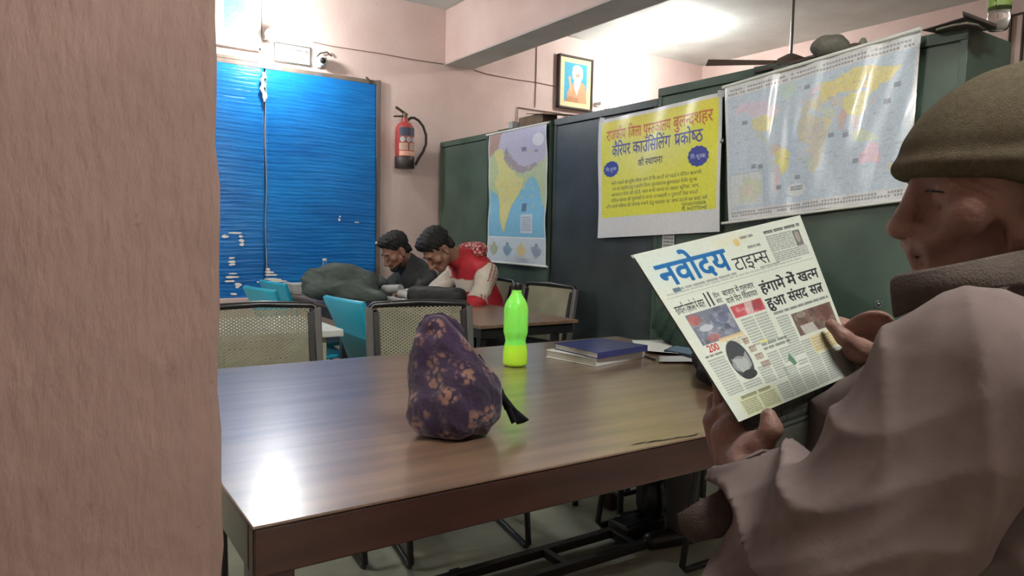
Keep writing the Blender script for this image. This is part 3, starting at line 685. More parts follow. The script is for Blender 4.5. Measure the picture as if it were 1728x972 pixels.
# ---- yellow poster
P, f = corners([(1013, 205), (1221, 156), (1217, 391), (1010, 402)], [2.925, 2.915, 2.915, 2.925])
cv = Canvas(300, 250, (212, 214, 214))
cv.rect(.035, .03, .975, .83, (222, 222, 60)); 
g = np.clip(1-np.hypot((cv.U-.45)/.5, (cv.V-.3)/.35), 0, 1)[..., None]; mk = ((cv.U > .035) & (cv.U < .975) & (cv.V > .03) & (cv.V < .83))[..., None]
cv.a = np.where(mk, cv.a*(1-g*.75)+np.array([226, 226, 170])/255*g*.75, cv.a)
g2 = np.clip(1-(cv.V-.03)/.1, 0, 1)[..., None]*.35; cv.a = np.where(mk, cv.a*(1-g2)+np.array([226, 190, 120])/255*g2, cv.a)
cv.text('राजकीय', .085, .19, .175, .078, (190, 84, 66), .011); cv.text('िजला', .285, .19, .10, .078, (190, 84, 66), .011)
cv.text('पु<सतकालय', .405, .19, .225, .078, (190, 84, 66), .011); cv.text('बुल<नदशहर', .65, .19, .29, .082, (190, 84, 66), .011)
cv.text('कैिरयर', .135, .325, .165, .088, (58, 60, 150), .012); cv.text('काउंिसिलंग', .32, .325, .31, .088, (58, 60, 150), .012); cv.text('प/को<षठ', .66, .325, .215, .088, (58, 60, 150), .012)
cv.text('की', .365, .435, .05, .048, (60, 52, 80), .012); cv.text('<सथापना', .43, .435, .14, .048, (60, 52, 80), .012)
for u, v in ((.125, .425), (.84, .43)):
    cv.ell(u, v, .075, .068 if u < .5 else .078, (48, 62, 150), 1, 13); cv.text('िनः', u-.052, v+.015, .036, .026, (214, 214, 232), .01); cv.text('शु<लक', u-.012, v+.015, .062, .026, (214, 214, 232), .01)
for i, (u0, u1) in enumerate(((.13, .86), (.14, .83), (.13, .85), (.13, .84), (.08, .91))):
    cv.text(('सभी पाठकों को सूिचत िकया जाता है िक छा<तरों को पढाई व कैिरयर स<मब<नधी', 'राय एवं सहयोग हेतु राजकीय िजला पु<सतकालय बुल<नदशहर में िनः शु<लक', 'सलाहकार सेवा की गई है, आप सभी समय पर आकर सुिवधा, लाभ,', 'लेिकन सं<सथा की पु<सतकों व अ<नय जानकारी व पु<सतकें देख सकते', 'और अपने भिव<षय की योजना बनाने हेतु परामश का लाभ उठाने का कष्ट करें')[i], u0, .56+i*.048, u1-u0, .022, (64, 72, 48), .004, .9)
cv.text('पु<सतकालया<धय<कष', .72, .79, .18, .024, (64, 72, 48), .004, .9); cv.text('मो. 9457770440', .72, .825, .19, .024, (64, 72, 48), .004, .9)
cv.wash(.1)
cv.grain(.012, 5)
t = thing('poster', 'yellow plastic poster with red and blue Hindi headings and two blue starbursts', 'poster', P[3])
def wv(U, V): return .010+.006*np.sin(U*9+V*2)*np.sin(V*5+1)+.004*np.sin(U*23+V*6)*(1-V)
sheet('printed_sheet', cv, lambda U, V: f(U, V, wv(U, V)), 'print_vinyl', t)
for (px, py) in ((1016, 203), (1217, 158)): 
    tp = MB(); p = PL(px, py, 'x', 2.902 if px > 1100 else 2.910); tp.quadprism([p+np.array([0, .02, .02]), p+np.array([0, -.025, .012]), p+np.array([0, -.02, -.02]), p+np.array([0, .022, -.012])], (-1, 0, 0), .002)
    tp.build('tape', 'tape', t)
# ---- world map
P, f = corners([(1226, 150), (1557, 53), (1534, 334), (1233, 373)], [2.885, 2.868, 2.868, 2.885])
cv = Canvas(520, 360, (176, 196, 210))
def wuv(lon, lat): return (.045+.91*(lon+172)/362, .10+.80*(80-lat)/142)
def land(pts, c, jag=.004): cv.poly([wuv(*p) for p in pts], c, .92, jag)
land([(-168, 66), (-156, 71), (-130, 70), (-110, 68), (-95, 68), (-82, 68), (-78, 58), (-66, 60), (-56, 52), (-66, 45), (-82, 46), (-95, 49), (-123, 49), (-135, 58), (-150, 60), (-165, 55)], (206, 190, 208))
land([(-124, 48), (-95, 49), (-82, 45), (-68, 46), (-76, 36), (-81, 30), (-81, 25), (-85, 30), (-97, 27), (-106, 32), (-117, 33), (-123, 40)], (214, 206, 120))
land([(-117, 32), (-106, 31), (-97, 25), (-95, 18), (-88, 20), (-88, 15), (-80, 9), (-84, 10), (-95, 15), (-105, 20), (-110, 25)], (176, 196, 170))
land([(-55, 82), (-25, 82), (-20, 72), (-42, 60), (-52, 66), (-58, 75)], (178, 208, 196))
land([(-78, 10), (-62, 10), (-50, 2), (-70, -4), (-80, -3)], (196, 176, 168)); land([(-70, 0), (-50, 4), (-35, -6), (-40, -22), (-52, -32), (-60, -20), (-68, -10)], (218, 208, 90))
land([(-80, -5), (-70, -14), (-66, -22), (-70, -20), (-78, -10)], (180, 200, 170)); land([(-70, -18), (-60, -22), (-57, -34), (-65, -42), (-68, -54), (-75, -50), (-72, -30)], (210, 180, 190))
land([(-10, 36), (-8, 44), (0, 50), (8, 54), (20, 55), (30, 60), (40, 55), (40, 46), (28, 42), (22, 37), (12, 44), (0, 38)], (196, 188, 150)); land([(5, 58), (12, 66), (28, 71), (30, 62), (20, 62), (14, 56)], (206, 178, 190))
land([(-10, 52), (-6, 58), (0, 56), (1, 51)], (206, 176, 176))
land([(30, 70), (60, 70), (80, 74), (105, 78), (140, 73), (178, 68), (170, 60), (160, 54), (142, 52), (132, 44), (120, 52), (90, 50), (70, 54), (50, 48), (38, 46), (30, 58)], (226, 208, 106), .006)
land([(75, 40), (88, 49), (118, 49), (132, 47), (122, 38), (120, 28), (108, 20), (98, 24), (85, 28)], (222, 214, 118)); land([(50, 48), (85, 48), (75, 38), (60, 38), (52, 42)], (204, 196, 184))
land([(68, 24), (76, 34), (90, 26), (84, 18), (78, 8), (72, 18)], (214, 168, 150)); land([(26, 40), (44, 41), (60, 36), (66, 25), (56, 26), (48, 30), (36, 33)], (190, 204, 176)); land([(35, 30), (48, 30), (58, 22), (45, 12)], (214, 200, 150))
land([(-16, 28), (-6, 35), (10, 37), (25, 32), (33, 30), (36, 20), (43, 12), (51, 12), (40, -5), (38, -18), (30, -30), (18, -35), (12, -18), (9, 2), (-8, 5), (-17, 15)], (190, 186, 160), .005)
for q in range(26):
    lo_, la_ = rng.uniform(-12, 42), rng.uniform(-28, 32); cv.ell(*wuv(lo_, la_), .012, .014, [(206, 176, 160), (176, 196, 150), (214, 204, 150), (190, 170, 190)][q % 4], .55)
land([(98, 22), (108, 20), (108, 10), (100, 6)], (206, 182, 176)); land([(95, 5), (118, 5), (140, -3), (150, -9), (120, -9), (104, -7)], (190, 206, 170))
land([(114, -22), (130, -12), (142, -11), (153, -26), (148, -38), (132, -32), (116, -34)], (218, 172, 192)); land([(168, -36), (178, -39), (170, -46)], (200, 190, 150)); land([(130, 32), (142, 44), (140, 36)], (210, 190, 190))
sea = np.array([176, 196, 210])/255
for q in range(900):
    u, v = rng.uniform(.02, .98), rng.uniform(.1, .9); i_, j_ = int(v*cv.h), int(u*cv.w)
    if np.abs(cv.a[i_, j_]-sea).sum() > .08: cv.ell(u, v, rng.uniform(.003, .010), rng.uniform(.003, .012), [(214, 204, 150), (200, 180, 196), (182, 198, 172), (206, 176, 160), (190, 190, 176), (226, 212, 120)][q % 6], .4)
    elif q % 2: cv.ell(u, v, rng.uniform(.01, .03), rng.uniform(.003, .008), (186, 204, 216), .5)
g = rng.random((cv.h, cv.w)) < .02; cv.a[g] *= .8
for i in range(46):                                      # scattered place names
    u, v = rng.uniform(.05, .95), rng.uniform(.12, .88); cv.lines(u, v, u+.03, v+.008, 1, (90, 96, 110), .4, .8, .02)
for u, v in ((.11, .28), (.2, .62), (.31, .79), (.42, .74), (.47, .14), (.60, .5), (.68, .52), (.86, .36), (.9, .27), (.73, .70), (.16, .61)): cv.rect(u, v, u+.03, v+.03, (84, 96, 112), .8)
cv.rect(.0, .0, 1, .085, (206, 208, 204)); cv.rect(0, .925, 1, 1, (206, 208, 204)); cv.rect(0, 0, .018, 1, (206, 208, 204)); cv.rect(.982, 0, 1, 1, (206, 208, 204))
for v in (.03, .058, .94, .962):
    for i in range(62):
        if rng.random() < .9: cv.rect(.025+i*.0154, v, .025+i*.0154+.011, v+.014, [(90, 90, 96), (110, 96, 96), (96, 106, 110)][i % 3], .85)
cv.rect(.03, .66, .235, .9, (196, 206, 206)); cv.rect(.03, .66, .235, .665, (140, 150, 156)); cv.rect(.232, .66, .235, .9, (140, 150, 156))
cv.poly([(.07, .86), (.08, .76), (.12, .69), (.2, .72), (.22, .82), (.15, .88)], (188, 200, 168), 1, .006); cv.poly([(.1, .8), (.13, .74), (.18, .8), (.14, .85)], (206, 190, 176), .8, .005)
cv.ell(.43, .84, .055, .045, (216, 222, 218)); cv.lines(.395, .815, .465, .85, 2, (70, 76, 90), .8, .6, .02)
cv.grain(.04, 3); cv.grain(.02, 9); cv.wash(.34, (206, 208, 212))  # the wash puts the laminate's gloss haze into the print colours
t = thing('world_map', 'large laminated political world map with flag borders hung across the cabinet tops', 'map', P[3])
def wv2(U, V): return .012+.0016*np.sin(U*70+3*np.sin(V*3))*np.exp(-((U-.3)/.12)**2)+.004*np.sin(U*11+V*1.5)+.0035*np.sin(U*27+1.4*np.sin(V*4))*np.exp(-((U-.5)/.5)**2)+.002*np.sin(U*50+V*9)
sheet('printed_sheet', cv, lambda U, V: f(U, V, wv2(U, V)), 'print_vinyl', t)
rr = lambda u, v: np.array([float(x) for x in f(np.float64(u), np.float64(v), .014)])
MB().tube([rr(-.012, -.012), rr(1.0, -.012)], .0085, 8).build('top_rod', 'white', t, smooth=True)
MB().tube([rr(-.05, 1.012), rr(1.0, 1.012)], .007, 8).build('bottom_rod', 'white', t, smooth=True)
# ---- India map
P, f = corners([(828, 229), (926, 209), (923, 449), (825, 440)], [2.92]*4)
cv = Canvas(170, 330, (112, 176, 206))
cv.rect(0, 0, 1, .33, (176, 172, 196)); cv.poly([(0, 0), (.25, 0), (.2, .1), (.12, .2), (0, .22)], (160, 128, 116), 1, .01)
cv.poly([(0, .18), (.15, .13), (.3, .15), (.42, .25), (.62, .31), (.85, .27), (1, .22), (1, .6), (.93, .57), (.86, .42), (.8, .36), (.7, .37), (.55, .47), (.42, .57), (.38, .66), (.31, .77), (.26, .74), (.2, .6), (.17, .48), (.08, .45), (0, .4)], (170, 186, 138), 1, .006)
cv.poly([(.12, .13), (.24, .12), (.32, .2), (.4, .26), (.5, .34), (.62, .36), (.58, .44), (.5, .5), (.4, .58), (.36, .66), (.3, .75), (.26, .72), (.21, .58), (.18, .46), (.12, .38), (.2, .3), (.14, .2)], (204, 198, 120), 1, .006)
cv.poly([(.28, .2), (.42, .29), (.62, .33), (.85, .29), (.83, .26), (.62, .28), (.45, .22), (.34, .12)], (146, 132, 138), .9, .008)
for i in range(30): u, v = rng.uniform(.15, .8), rng.uniform(.15, .6); cv.ell(u, v, .03, .014, [(186, 196, 130), (214, 190, 120), (160, 180, 140)][i % 3], .35)
cv.ell(.87, .1, .09, .045, (214, 216, 222)); cv.rect(.6, .14, .68, .17, (96, 96, 110), .8); cv.rect(.8, .17, .86, .185, (110, 104, 116), .7)
cv.rect(.60, .55, .68, .61, (70, 84, 110), .8); cv.rect(.6, .63, .79, .77, (196, 206, 216)); cv.lines(.62, .65, .77, .76, 6, (90, 100, 116), .5, .5, .05)
cv.rect(0, .805, 1, 1, (186, 198, 206)); cv.rect(0, .8, 1, .808, (222, 224, 222))
for i, c_ in enumerate(((150, 150, 110), (90, 124, 150), (206, 180, 110), (110, 124, 150))):
    u = .13+.24*i; cv.ell(u, .90, .07, .04, c_, .7); cv.ell(u, .855, .025, .013, c_, .9); cv.poly([(u-.1, .87), (u+.1, .885), (u+.02, .95), (u-.03, .95)], c_, .5, .006)
cv.rect(0, 0, .02, 1, (206, 208, 206)); cv.rect(.98, 0, 1, 1, (206, 208, 206)); cv.grain(.015, 5); cv.wash(.15)  # pale wash paints the sheen of the laminate into the map
t = thing('india_map', 'laminated physical map of India hanging on a green cabinet behind the students', 'map', P[3])
sheet('printed_sheet', cv, lambda U, V: f(U, V, .012+.006*np.sin(V*9+U*1.5)+.003*np.sin(V*21)), 'print_vinyl', t)
rr = lambda u, v: np.array([float(x) for x in f(np.float64(u), np.float64(v), .014)])
MB().tube([rr(-.05, -.006), rr(1.02, -.006)], .008, 8).build('top_rod', 'white', t, smooth=True)
MB().tube([rr(-.05, 1.004), rr(1.03, 1.004)], .008, 8).build('bottom_rod', 'white', t, smooth=True)

# ---------------- things on top of the cabinets
CT = 1.985
def slab(name, q4, n, th, mt, label, cat, bev=.003):
    o = MB().quadprism(q4, n, th).build(name, mt, bevel=bev); return tag(o, label, cat)
slab('cardboard_sheet', [(2.97, 4.30, 2.07), (2.97, 3.88, 2.015), (3.2, 3.9, 2.03), (3.2, 4.3, 2.09)], (0, 0, 1), .006, 'card', 'pale bent cardboard sheet on the cabinet above the India map', 'cardboard')
slab('wooden_block', [(2.99, 4.42, CT), (2.99, 4.12, CT), (3.12, 4.12, CT), (3.12, 4.42, CT)], (0, 0, 1), .075, 'card', 'brown block on the cabinet above the India map, under the bent cardboard', 'block')
slab('folded_paper', [(2.95, 4.50, CT+.001), (2.95, 4.44, CT+.001), (3.1, 4.44, CT+.001), (3.1, 4.50, CT+.001)], (0, 0, 1), .05, 'greypaper', 'crumpled pale paper on the cabinet at the left end of the India map rod', 'paper')
slab('flat_board', [(3.0, 4.72, CT+.001), (3.0, 4.50, CT+.001), (3.2, 4.50, CT+.001), (3.2, 4.72, CT+.001)], (0, 0, 1), .018, 'darkwood', 'small dark flat board on the leftmost green cabinet', 'board')
# electrical casing strip behind
pts = [(873, 205), (874, 181), (905, 186), (944, 191), (965, 199)]
tag(MB().tube([PL(x, y, 'y', YB-.01) for x, y in pts], .005, 6).build('cable', 'cable'), 'thin cable bent in a corner on the pink wall behind the dark cabinet', 'cable')
# ceiling fan beyond the cabinets
hub = D(1334, 106, 5.2)
t = thing('ceiling_fan', 'brown ceiling fan on a long thin rod beyond the world map', 'fan', (hub[0], hub[1], ZC))
MB().tube([(hub[0], hub[1], ZC), (hub[0], hub[1], hub[2]+.02)], .011, 10).build('down_rod', 'chrome', t, smooth=True)
MB().lathe([(.03, .06), (.06, .045), (.11, .02), (.115, -.03), (.08, -.055), (.02, -.06)][::-1], 24, tuple(hub)).build('motor', 'fan', t, smooth=True)
e0 = D(1217, 113, 5.25)-hub; a0 = math.atan2(e0[1], e0[0])
MB().lathe([(.02, 0), (.045, .02), (.045, .07)], 16, (hub[0], hub[1], ZC-.075)).build('canopy', 'fan', t, smooth=True)
for i in range(3):
    a = a0+i*2*PI/3; d = np.array([math.cos(a), math.sin(a), .0]); s_ = np.array([-d[1], d[0], .12])
    p0, p1 = hub+d*.10, hub+d*.60
    MB().quadprism([p0-s_*.04, p1-s_*.065, p1+s_*.06, p0+s_*.04], (0, 0, 1), .004).build('blade', 'fan', t, bevel=.001)
# grey bundle, flat board, small lump, boards, bottle at near end
kb = Body(); c_ = D(1399, 84, 3.22)
c_ = c_+np.array([0, 0, .012]); kb.ell(c_, (.075, .078, .05), k=.02); kb.ell(c_+np.array([.0, -.035, -.006]), (.055, .05, .042), k=.02); kb.cap(c_+np.array([0, .05, -.03]), c_+np.array([-.01, .045, .0]), .012, .004, .015)
o = kb.build('cloth_bundle', 'rag', .005, disp=lambda X: .004*np.sin(X[:, 0]*60)*np.sin(X[:, 1]*55+X[:, 2]*70)); zlow = c_[2]-.045
tag(o, 'grey cloth bundle resting on the cabinets above the world map', 'bundle')
slab('flat_board', [D(1272, 124, 3.45), D(1365, 101, 3.15), D(1395, 97, 3.35), D(1272, 117, 3.7)], (0, 0, 1), .012, 'darkwood', 'long flat dusty board on the cabinet left of the grey bundle', 'board')
o = tag(MB().lathe([(.014, 0), (.016, .012), (.01, .026), (.003, .03)], 12, tuple(D(1456, 76, 2.98))).build('pebble', 'rag', smooth=True), 'small dark lump on the cabinet right of the grey bundle', 'lump')
zt = 1.99
slab('folder', [D(1556, 52, 2.66), D(1628, 30, 2.5), D(1682, 50, 2.65), D(1600, 60, 2.85)], (0, 0, 1), .004, 'darkwood', 'thin dark tented folder lying on the near cabinet end', 'folder', .001)
slab('book', [D(1624, 24, 2.48), D(1682, 46, 2.52), D(1682, 52, 2.62), D(1626, 34, 2.62)], (0, 0, 1), .012, 'darkwood', 'dark slanting book on the corner of the near cabinet, left of the water bottle', 'book')
cv_ = MB(); lipz = 1.985
cv_.tube([D(1580, 50, 2.6), D(1610, 42, 2.55), D(1632, 39, 2.5), D(1650, 42, 2.52), D(1660, 48, 2.55)], .004, 6)
tag(cv_.build('curled_paper', 'rag', smooth=True), 'pale curled edge of paper on the near cabinet top', 'paper')
bp = D(1683, 62, 2.62); bp[2] = 1.99
t = thing('water_bottle', 'clear plastic water bottle with a green label on the near cabinet', 'bottle', bp)
MB().lathe([(.03, 0), (.036, .008), (.037, .05), (.035, .06), (.038, .07), (.038, .2), (.03, .235), (.014, .26), (.013, .28)], 28, tuple(bp)).build('bottle_body', 'clear', t, smooth=True)
cv = Canvas(110, 60, (124, 146, 74)); cv.ell(.3, .5, .13, .32, (176, 190, 140)); cv.ell(.3, .5, .10, .25, (124, 146, 74)); cv.rect(.24, .36, .38, .42, (170, 190, 120)); cv.rect(.22, .5, .38, .56, (170, 190, 120)); cv.rect(.6, 0, 1, 1, (92, 124, 36), .6)
sheet('label', cv, lambda U, V: (bp[0]+.0385*np.cos(-PI*.95+U*2*PI*.98), bp[1]+.0385*np.sin(-PI*.95+U*2*PI*.98), bp[2]+.155-V*.075), 'print_matt', t)
MB().lathe([(.016, 0), (.016, .018), (.012, .02)], 18, (bp[0], bp[1], bp[2]+.275)).build('cap', 'white', t, smooth=True)
# wiring channel on the right wall
p = PL(1705, 28, 'x', XR-.01); p2 = PL(1722, 90, 'x', XR-.01)
fm = MB(); 
for a, c in (((p[1], p[2]), (p[1]-.012, p2[2]-.5)), ((p2[1], p[2]), (p2[1]-.012, p2[2]-.5)), ((p[1], p[2]), (p2[1]-.012, p[2]+.012))):
    fm.box((XR-.02, min(a[0], c[0]), min(a[1], c[1])), (XR-.001, max(a[0], c[0]), max(a[1], c[1])))
tag(fm.build('wall_frame', 'darkwood'), 'narrow dark frame on the far pink wall right of the water bottle', 'frame')

# ================================================================ BIG TABLE
TZ = .76
tx0, tx1, ty0, ty1 = .255, 2.135, 1.055, 2.34
t = thing('library_table', 'large glossy brown wooden reading table in the foreground', 'table', ((tx0+tx1)/2, (ty0+ty1)/2, 0))
o = MB().box((tx0, ty0, TZ-.005), (tx1, ty1, TZ)).build('tabletop', 'table_top', t, bevel=.003)
mb = MB(); z0, z1 = TZ-.082, TZ-.005
mb.box((tx0+.002, ty0+.002, z0), (tx1-.002, ty0+.032, z1)); mb.box((tx0+.002, ty1-.032, z0), (tx1-.002, ty1-.002, z1))
mb.box((tx0+.002, ty0+.032, z0), (tx0+.032, ty1-.032, z1)); mb.box((tx1-.032, ty0+.032, z0), (tx1-.002, ty1-.032, z1))
mb.build('apron', 'table_edge', t, bevel=.004)
for x, y in ((tx0+.035, ty0+.04), (tx0+.035, ty1-.04), (tx1-.04, ty1-.04)):
    MB().box((x-.031, y-.033, 0), (x+.031, y+.033, z1)).build('leg', 'table_edge', t, bevel=.004)
lx, ly = 2.075, 2.02
MB().lathe([(.056, 0), (.056, .05), (.036, .07), (.044, .10), (.048, .17), (.036, .20), (.042, .215), (.062, .235), (.064, .265), (.04, .28), (.05, .34), (.058, .45), (.05, .56), (.06, z1)], 20, (lx, ly, 0)).build('turned_leg', 'frame_black', t, smooth=True)
MB().box((lx-.2, ly-.055, .0), (lx+.02, ly+.055, .075)).build('leg_bracket', 'frame_black', t, bevel=.012)
st = MB()
for y in (PL(898, 969, 'z', .05)[1], PL(758, 969, 'z', .05)[1]): st.box((.35, y-.015, .02), (lx, y+.015, .052))
for x in (.42, 1.53, 1.86): st.box((x-.013, PL(898, 969, 'z', .05)[1], .022), (x+.013, PL(758, 969, 'z', .05)[1], .05))
for x in (.4, 1.2): st.box((x-.02, 1.95, 0), (x+.02, 2.12, .02))
st.build('foot_rail', 'frame_black', t, bevel=.002)
ch = MB()                      # splintered veneer along the near edge
for i in range(11):
    x_ = 1062+i*11+random.uniform(-4, 4); y_ = 751.5-(x_-1066)*.152; L_ = random.uniform(12, 30); hh = random.uniform(1.2, 5)
    ch.add([PL(x_, y_, 'z', TZ+.0008), PL(x_+L_*.5, y_-L_*.152*.5-hh*.3, 'z', TZ+.0008), PL(x_+L_, y_-L_*.152-hh, 'z', TZ+.0008), PL(x_+L_*.45, y_-L_*.152*.45-hh*.3-1.3, 'z', TZ+.0008)], [(0, 1, 2, 3)])
ch.build('chipped_edge', 'dark_gap', t)

# ---------------- lime bottle
p = PL(869, 617, 'z', TZ)
t = thing('juice_bottle', 'lime green plastic drink bottle with black cap on the big table', 'bottle', p)
R_ = .0405
prof = [(.030, 0), (.037, .004), (R_, .012), (R_, .045), (.0395, .055), (.036, .075), (.034, .085), (.036, .097), (.0405, .112), (.0415, .122), (.0405, .128), (.0415, .133), (.0405, .139), (.0415, .146), (.0405, .152), (.041, .19), (.0385, .205), (.031, .222), (.0205, .238), (.0165, .246), (.0165, .256)]
MB().lathe(prof, 32, tuple(p)).build('bottle_body', 'lime', t, smooth=True)
MB().lathe([(.029, -.0002), (.0375, .0036), (R_+.0006, .012), (R_+.0006, .045), (.0401, .055), (.0366, .074)], 32, tuple(p)).build('drink', 'drink', t, smooth=True)
MB().lathe([(.0175, 0), (.0185, .002), (.0185, .020), (.016, .023)], 24, (p[0], p[1], p[2]+.2565)).build('cap', 'black_plastic', t, smooth=True)

# ---------------- purple flowered pouch bag
def bagmat():
    m = mat('purple_flowered_velvet', rgb(28, 14, 33), .85, noise=1, col2=rgb(48, 23, 57), nscale=7, bump=.5, bscale=70)
    nt = m.node_tree; N = nt.nodes; Lk = nt.links; b = N['Principled BSDF']; base = b.inputs['Base Color'].links[0].from_socket
    b.inputs['Sheen Weight'].default_value = .25
    tc = N.new('ShaderNodeTexCoord')
    w = N.new('ShaderNodeTexNoise'); w.inputs['Scale'].default_value = 38; w.inputs['Detail'].default_value = 2; Lk.new(tc.outputs['Object'], w.inputs[0])
    ad = N.new('ShaderNodeMixRGB'); ad.blend_type = 'ADD'; ad.inputs[0].default_value = .018; Lk.new(tc.outputs['Object'], ad.inputs[1]); Lk.new(w.outputs[1], ad.inputs[2])
    v = N.new('ShaderNodeTexVoronoi'); v.inputs['Scale'].default_value = 20; v.inputs['Randomness'].default_value = .9; Lk.new(ad.outputs[0], v.inputs['Vector'])
    r = N.new('ShaderNodeMapRange'); r.inputs[1].default_value = .50; r.inputs[2].default_value = .34; Lk.new(v.outputs['Distance'], r.inputs[0])
    v2 = N.new('ShaderNodeTexVoronoi'); v2.inputs['Scale'].default_value = 75; Lk.new(tc.outputs['Object'], v2.inputs['Vector'])
    r2 = N.new('ShaderNodeMapRange'); r2.inputs[1].default_value = .62; r2.inputs[2].default_value = .4; Lk.new(v2.outputs['Distance'], r2.inputs[0])
    mu = N.new('ShaderNodeMath'); mu.operation = 'MULTIPLY'; Lk.new(r.outputs[0], mu.inputs[0]); Lk.new(r2.outputs[0], mu.inputs[1])
    mx = N.new('ShaderNodeMix'); mx.data_type = 'RGBA'; mx.inputs[7].default_value = (*rgb(124, 88, 74), 1)
    Lk.new(mu.outputs[0], mx.inputs[0]); Lk.new(base, mx.inputs[6]); Lk.new(mx.outputs[2], b.inputs['Base Color'])
    return m
M['bagcloth'] = bagmat()
bc = D(768, 690, 1.56); 
bb = lambda px, py, d=1.56: D(px, py, d)
t = thing('pouch_bag', 'crumpled purple flowered cloth bag on the big table, left of the lime bottle', 'bag', (bc[0], bc[1], TZ))
kb = Body()
zax = lambda p, r: kb.ell(p, r, k=.035)
zax(bb(772, 688), (.098, .088, .070)); zax(bb(768, 655), (.092, .08, .07)); zax(bb(745, 600, 1.57), (.066, .06, .06)); zax(bb(736, 565, 1.57), (.042, .045, .036))
zax(bb(727, 650, 1.57), (.05, .055, .095)); zax(bb(728, 700, 1.55), (.045, .055, .05)); kb.cap(bb(738, 552), bb(815, 668), .03, .045, .03)
c_ = bb(770, 700); kb.ell((c_[0], c_[1], TZ+.05), (.082, .08, .05), k=.03)
kb.chain([bb(724, 560, 1.52), bb(716, 620, 1.50), bb(724, 690, 1.465), bb(738, 745, 1.47)], [.008, .013, .014, .012], .02, -1); kb.chain([bb(735, 690, 1.46), bb(760, 672, 1.455), bb(790, 660, 1.465)], [.008, .007, .003], .012, -1)
kb.cut((0, 0, TZ+.001), (0, 0, -1), .004)
def bd(X):
    a = X[:, 0]; c = X[:, 2]; b2 = X[:, 1]
    return .0026*np.abs(np.sin(a*48+c*14+2*np.sin(c*25)+b2*20))+.002*np.abs(np.sin(c*52+a*30-b2*40))+.0022*np.sin(a*60+b2*40+c*8+1.5*np.sin(c*22))+.0012*np.sin(c*60+a*110+b2*90)+.002*np.abs(np.sin(a*42-b2*30+c*10))
kb.build('cloth_body', 'bagcloth', .0035, t, disp=bd)
hd = bb(728, 541, 1.56)
MB().tube([bb(712, 552, 1.55), bb(722, 538, 1.55), bb(745, 534, 1.56), bb(768, 545, 1.58), bb(780, 560, 1.6)], .006, 8, flat=(1.6, .6)).build('drawstring_hem', 'bagcloth', t, smooth=True)
sp = [(822, 640, 1.6), (838, 655, 1.6), (852, 675, 1.59), (868, 695, 1.58), (888, 711, 1.575), (876, 712, 1.57), (866, 694, 1.575), (858, 690, 1.57), (868, 713, 1.56)]
MB().tube([D(*q) for q in sp], .0062, 8, flat=(1.3, .5)).build('strap', 'strap', t, smooth=True)
MB().tube([D(805, 600, 1.62), D(826, 632, 1.62), D(845, 660, 1.61), D(856, 690, 1.59)], .005, 8, flat=(1.4, .5)).build('strap', 'strap', t, smooth=True)

# ---------------- books and papers at the far right of the table
def book(name, c4, z0, th, cov, label, covth=.003):
    c4 = [np.array(q, float) for q in c4]; cen = sum(c4)/4
    t = thing(name, label, 'book', (cen[0], cen[1], z0))
    up = np.array([0, 0, 1.0])
    lift = lambda z, k=1.0: [np.array([*(cen+(q-cen)*k)[:2], z]) for q in c4]
    MB().quadprism(lift(z0+covth, .975), up, th-2*covth).build('page_block', 'page_block', t)
    MB().quadprism(lift(z0), up, covth).build('back_cover', cov, t, bevel=.001)
    MB().quadprism(lift(z0+th-covth), up, covth).build('front_cover', cov, t, bevel=.001)
    a, c = c4[1], c4[2]
    n = _n(np.cross(c-a, up)); n = n if n@(a-cen) > 0 else -n
    MB().quadprism([np.array([*a[:2], z0]), np.array([*c[:2], z0]), np.array([*c[:2], z0+th]), np.array([*a[:2], z0+th])], n, .003).build('spine', cov, t, bevel=.001)
    return t
B1 = [PL(921, 603, 'z', TZ), PL(1005, 619, 'z', TZ), PL(1086, 603, 'z', TZ), PL(1008, 590, 'z', TZ)]
book('book', B1, TZ+.0005, .028, 'paper', 'thick white paged book at the bottom of the pile on the big table')
zb = TZ+.0295
B2 = [PL(936, 580, 'z', zb+.02), PL(1008, 596, 'z', zb+.02), PL(1092, 583, 'z', zb+.02), PL(1010, 571, 'z', zb+.02)]
book('book', B2, zb, .022, 'blue_cover', 'glossy dark blue hardback on top of the white book')
def paper(name, c4, z, label, bendamp=.01, mt='paper', cat='paper'):
    c4 = [PL(*q, 'z', z) for q in c4]; cen = sum(c4)/4; nn = 12; vs = []
    for j in range(nn+1):
        for i in range(nn+1):
            u, v = i/nn, j/nn; p = c4[0]*(1-u)*(1-v)+c4[1]*u*(1-v)+c4[2]*u*v+c4[3]*(1-u)*v
            vs.append((p[0], p[1], z+bendamp*(max(0, u-.55)**2*3+max(0, .3-u)**2*5)+.0006))
    mb = MB(); mb.add(vs, [(j*(nn+1)+i, j*(nn+1)+i+1, (j+1)*(nn+1)+i+1, (j+1)*(nn+1)+i) for j in range(nn) for i in range(nn)])
    o = mb.build(name, mt, smooth=True); m_ = o.modifiers.new('t', 'SOLIDIFY'); m_.thickness = .0015; m_.offset = 1
    return tag(o, label, cat)
paper('paper', [(1066, 578), (1093, 598), (1190, 606), (1150, 578)], TZ, 'white papers lying right of the blue book', .02)
paper('folded_cloth', [(1112, 604), (1112, 614), (1205, 614), (1200, 603)], TZ, 'grey folded cloth lying in front of the white papers', .012, 'greypaper', 'cloth')
pz = TZ+.008
q4 = [PL(1120, 594, 'z', pz), PL(1138, 586, 'z', pz), PL(1182, 592, 'z', pz), PL(1168, 603, 'z', pz)]
t = thing('phone', 'dark blue smartphone lying on the white papers', 'phone', sum(q4)/4)
MB().quadprism(q4, (0, 0, 1), .008).build('phone_body', 'phone', t, bevel=.002)
ce = sum(q4)/4; MB().quadprism([ce+(q-ce)*.86+np.array([0, 0, .0082]) for q in q4], (0, 0, 1), .0006).build('phone_screen', 'screen', t)
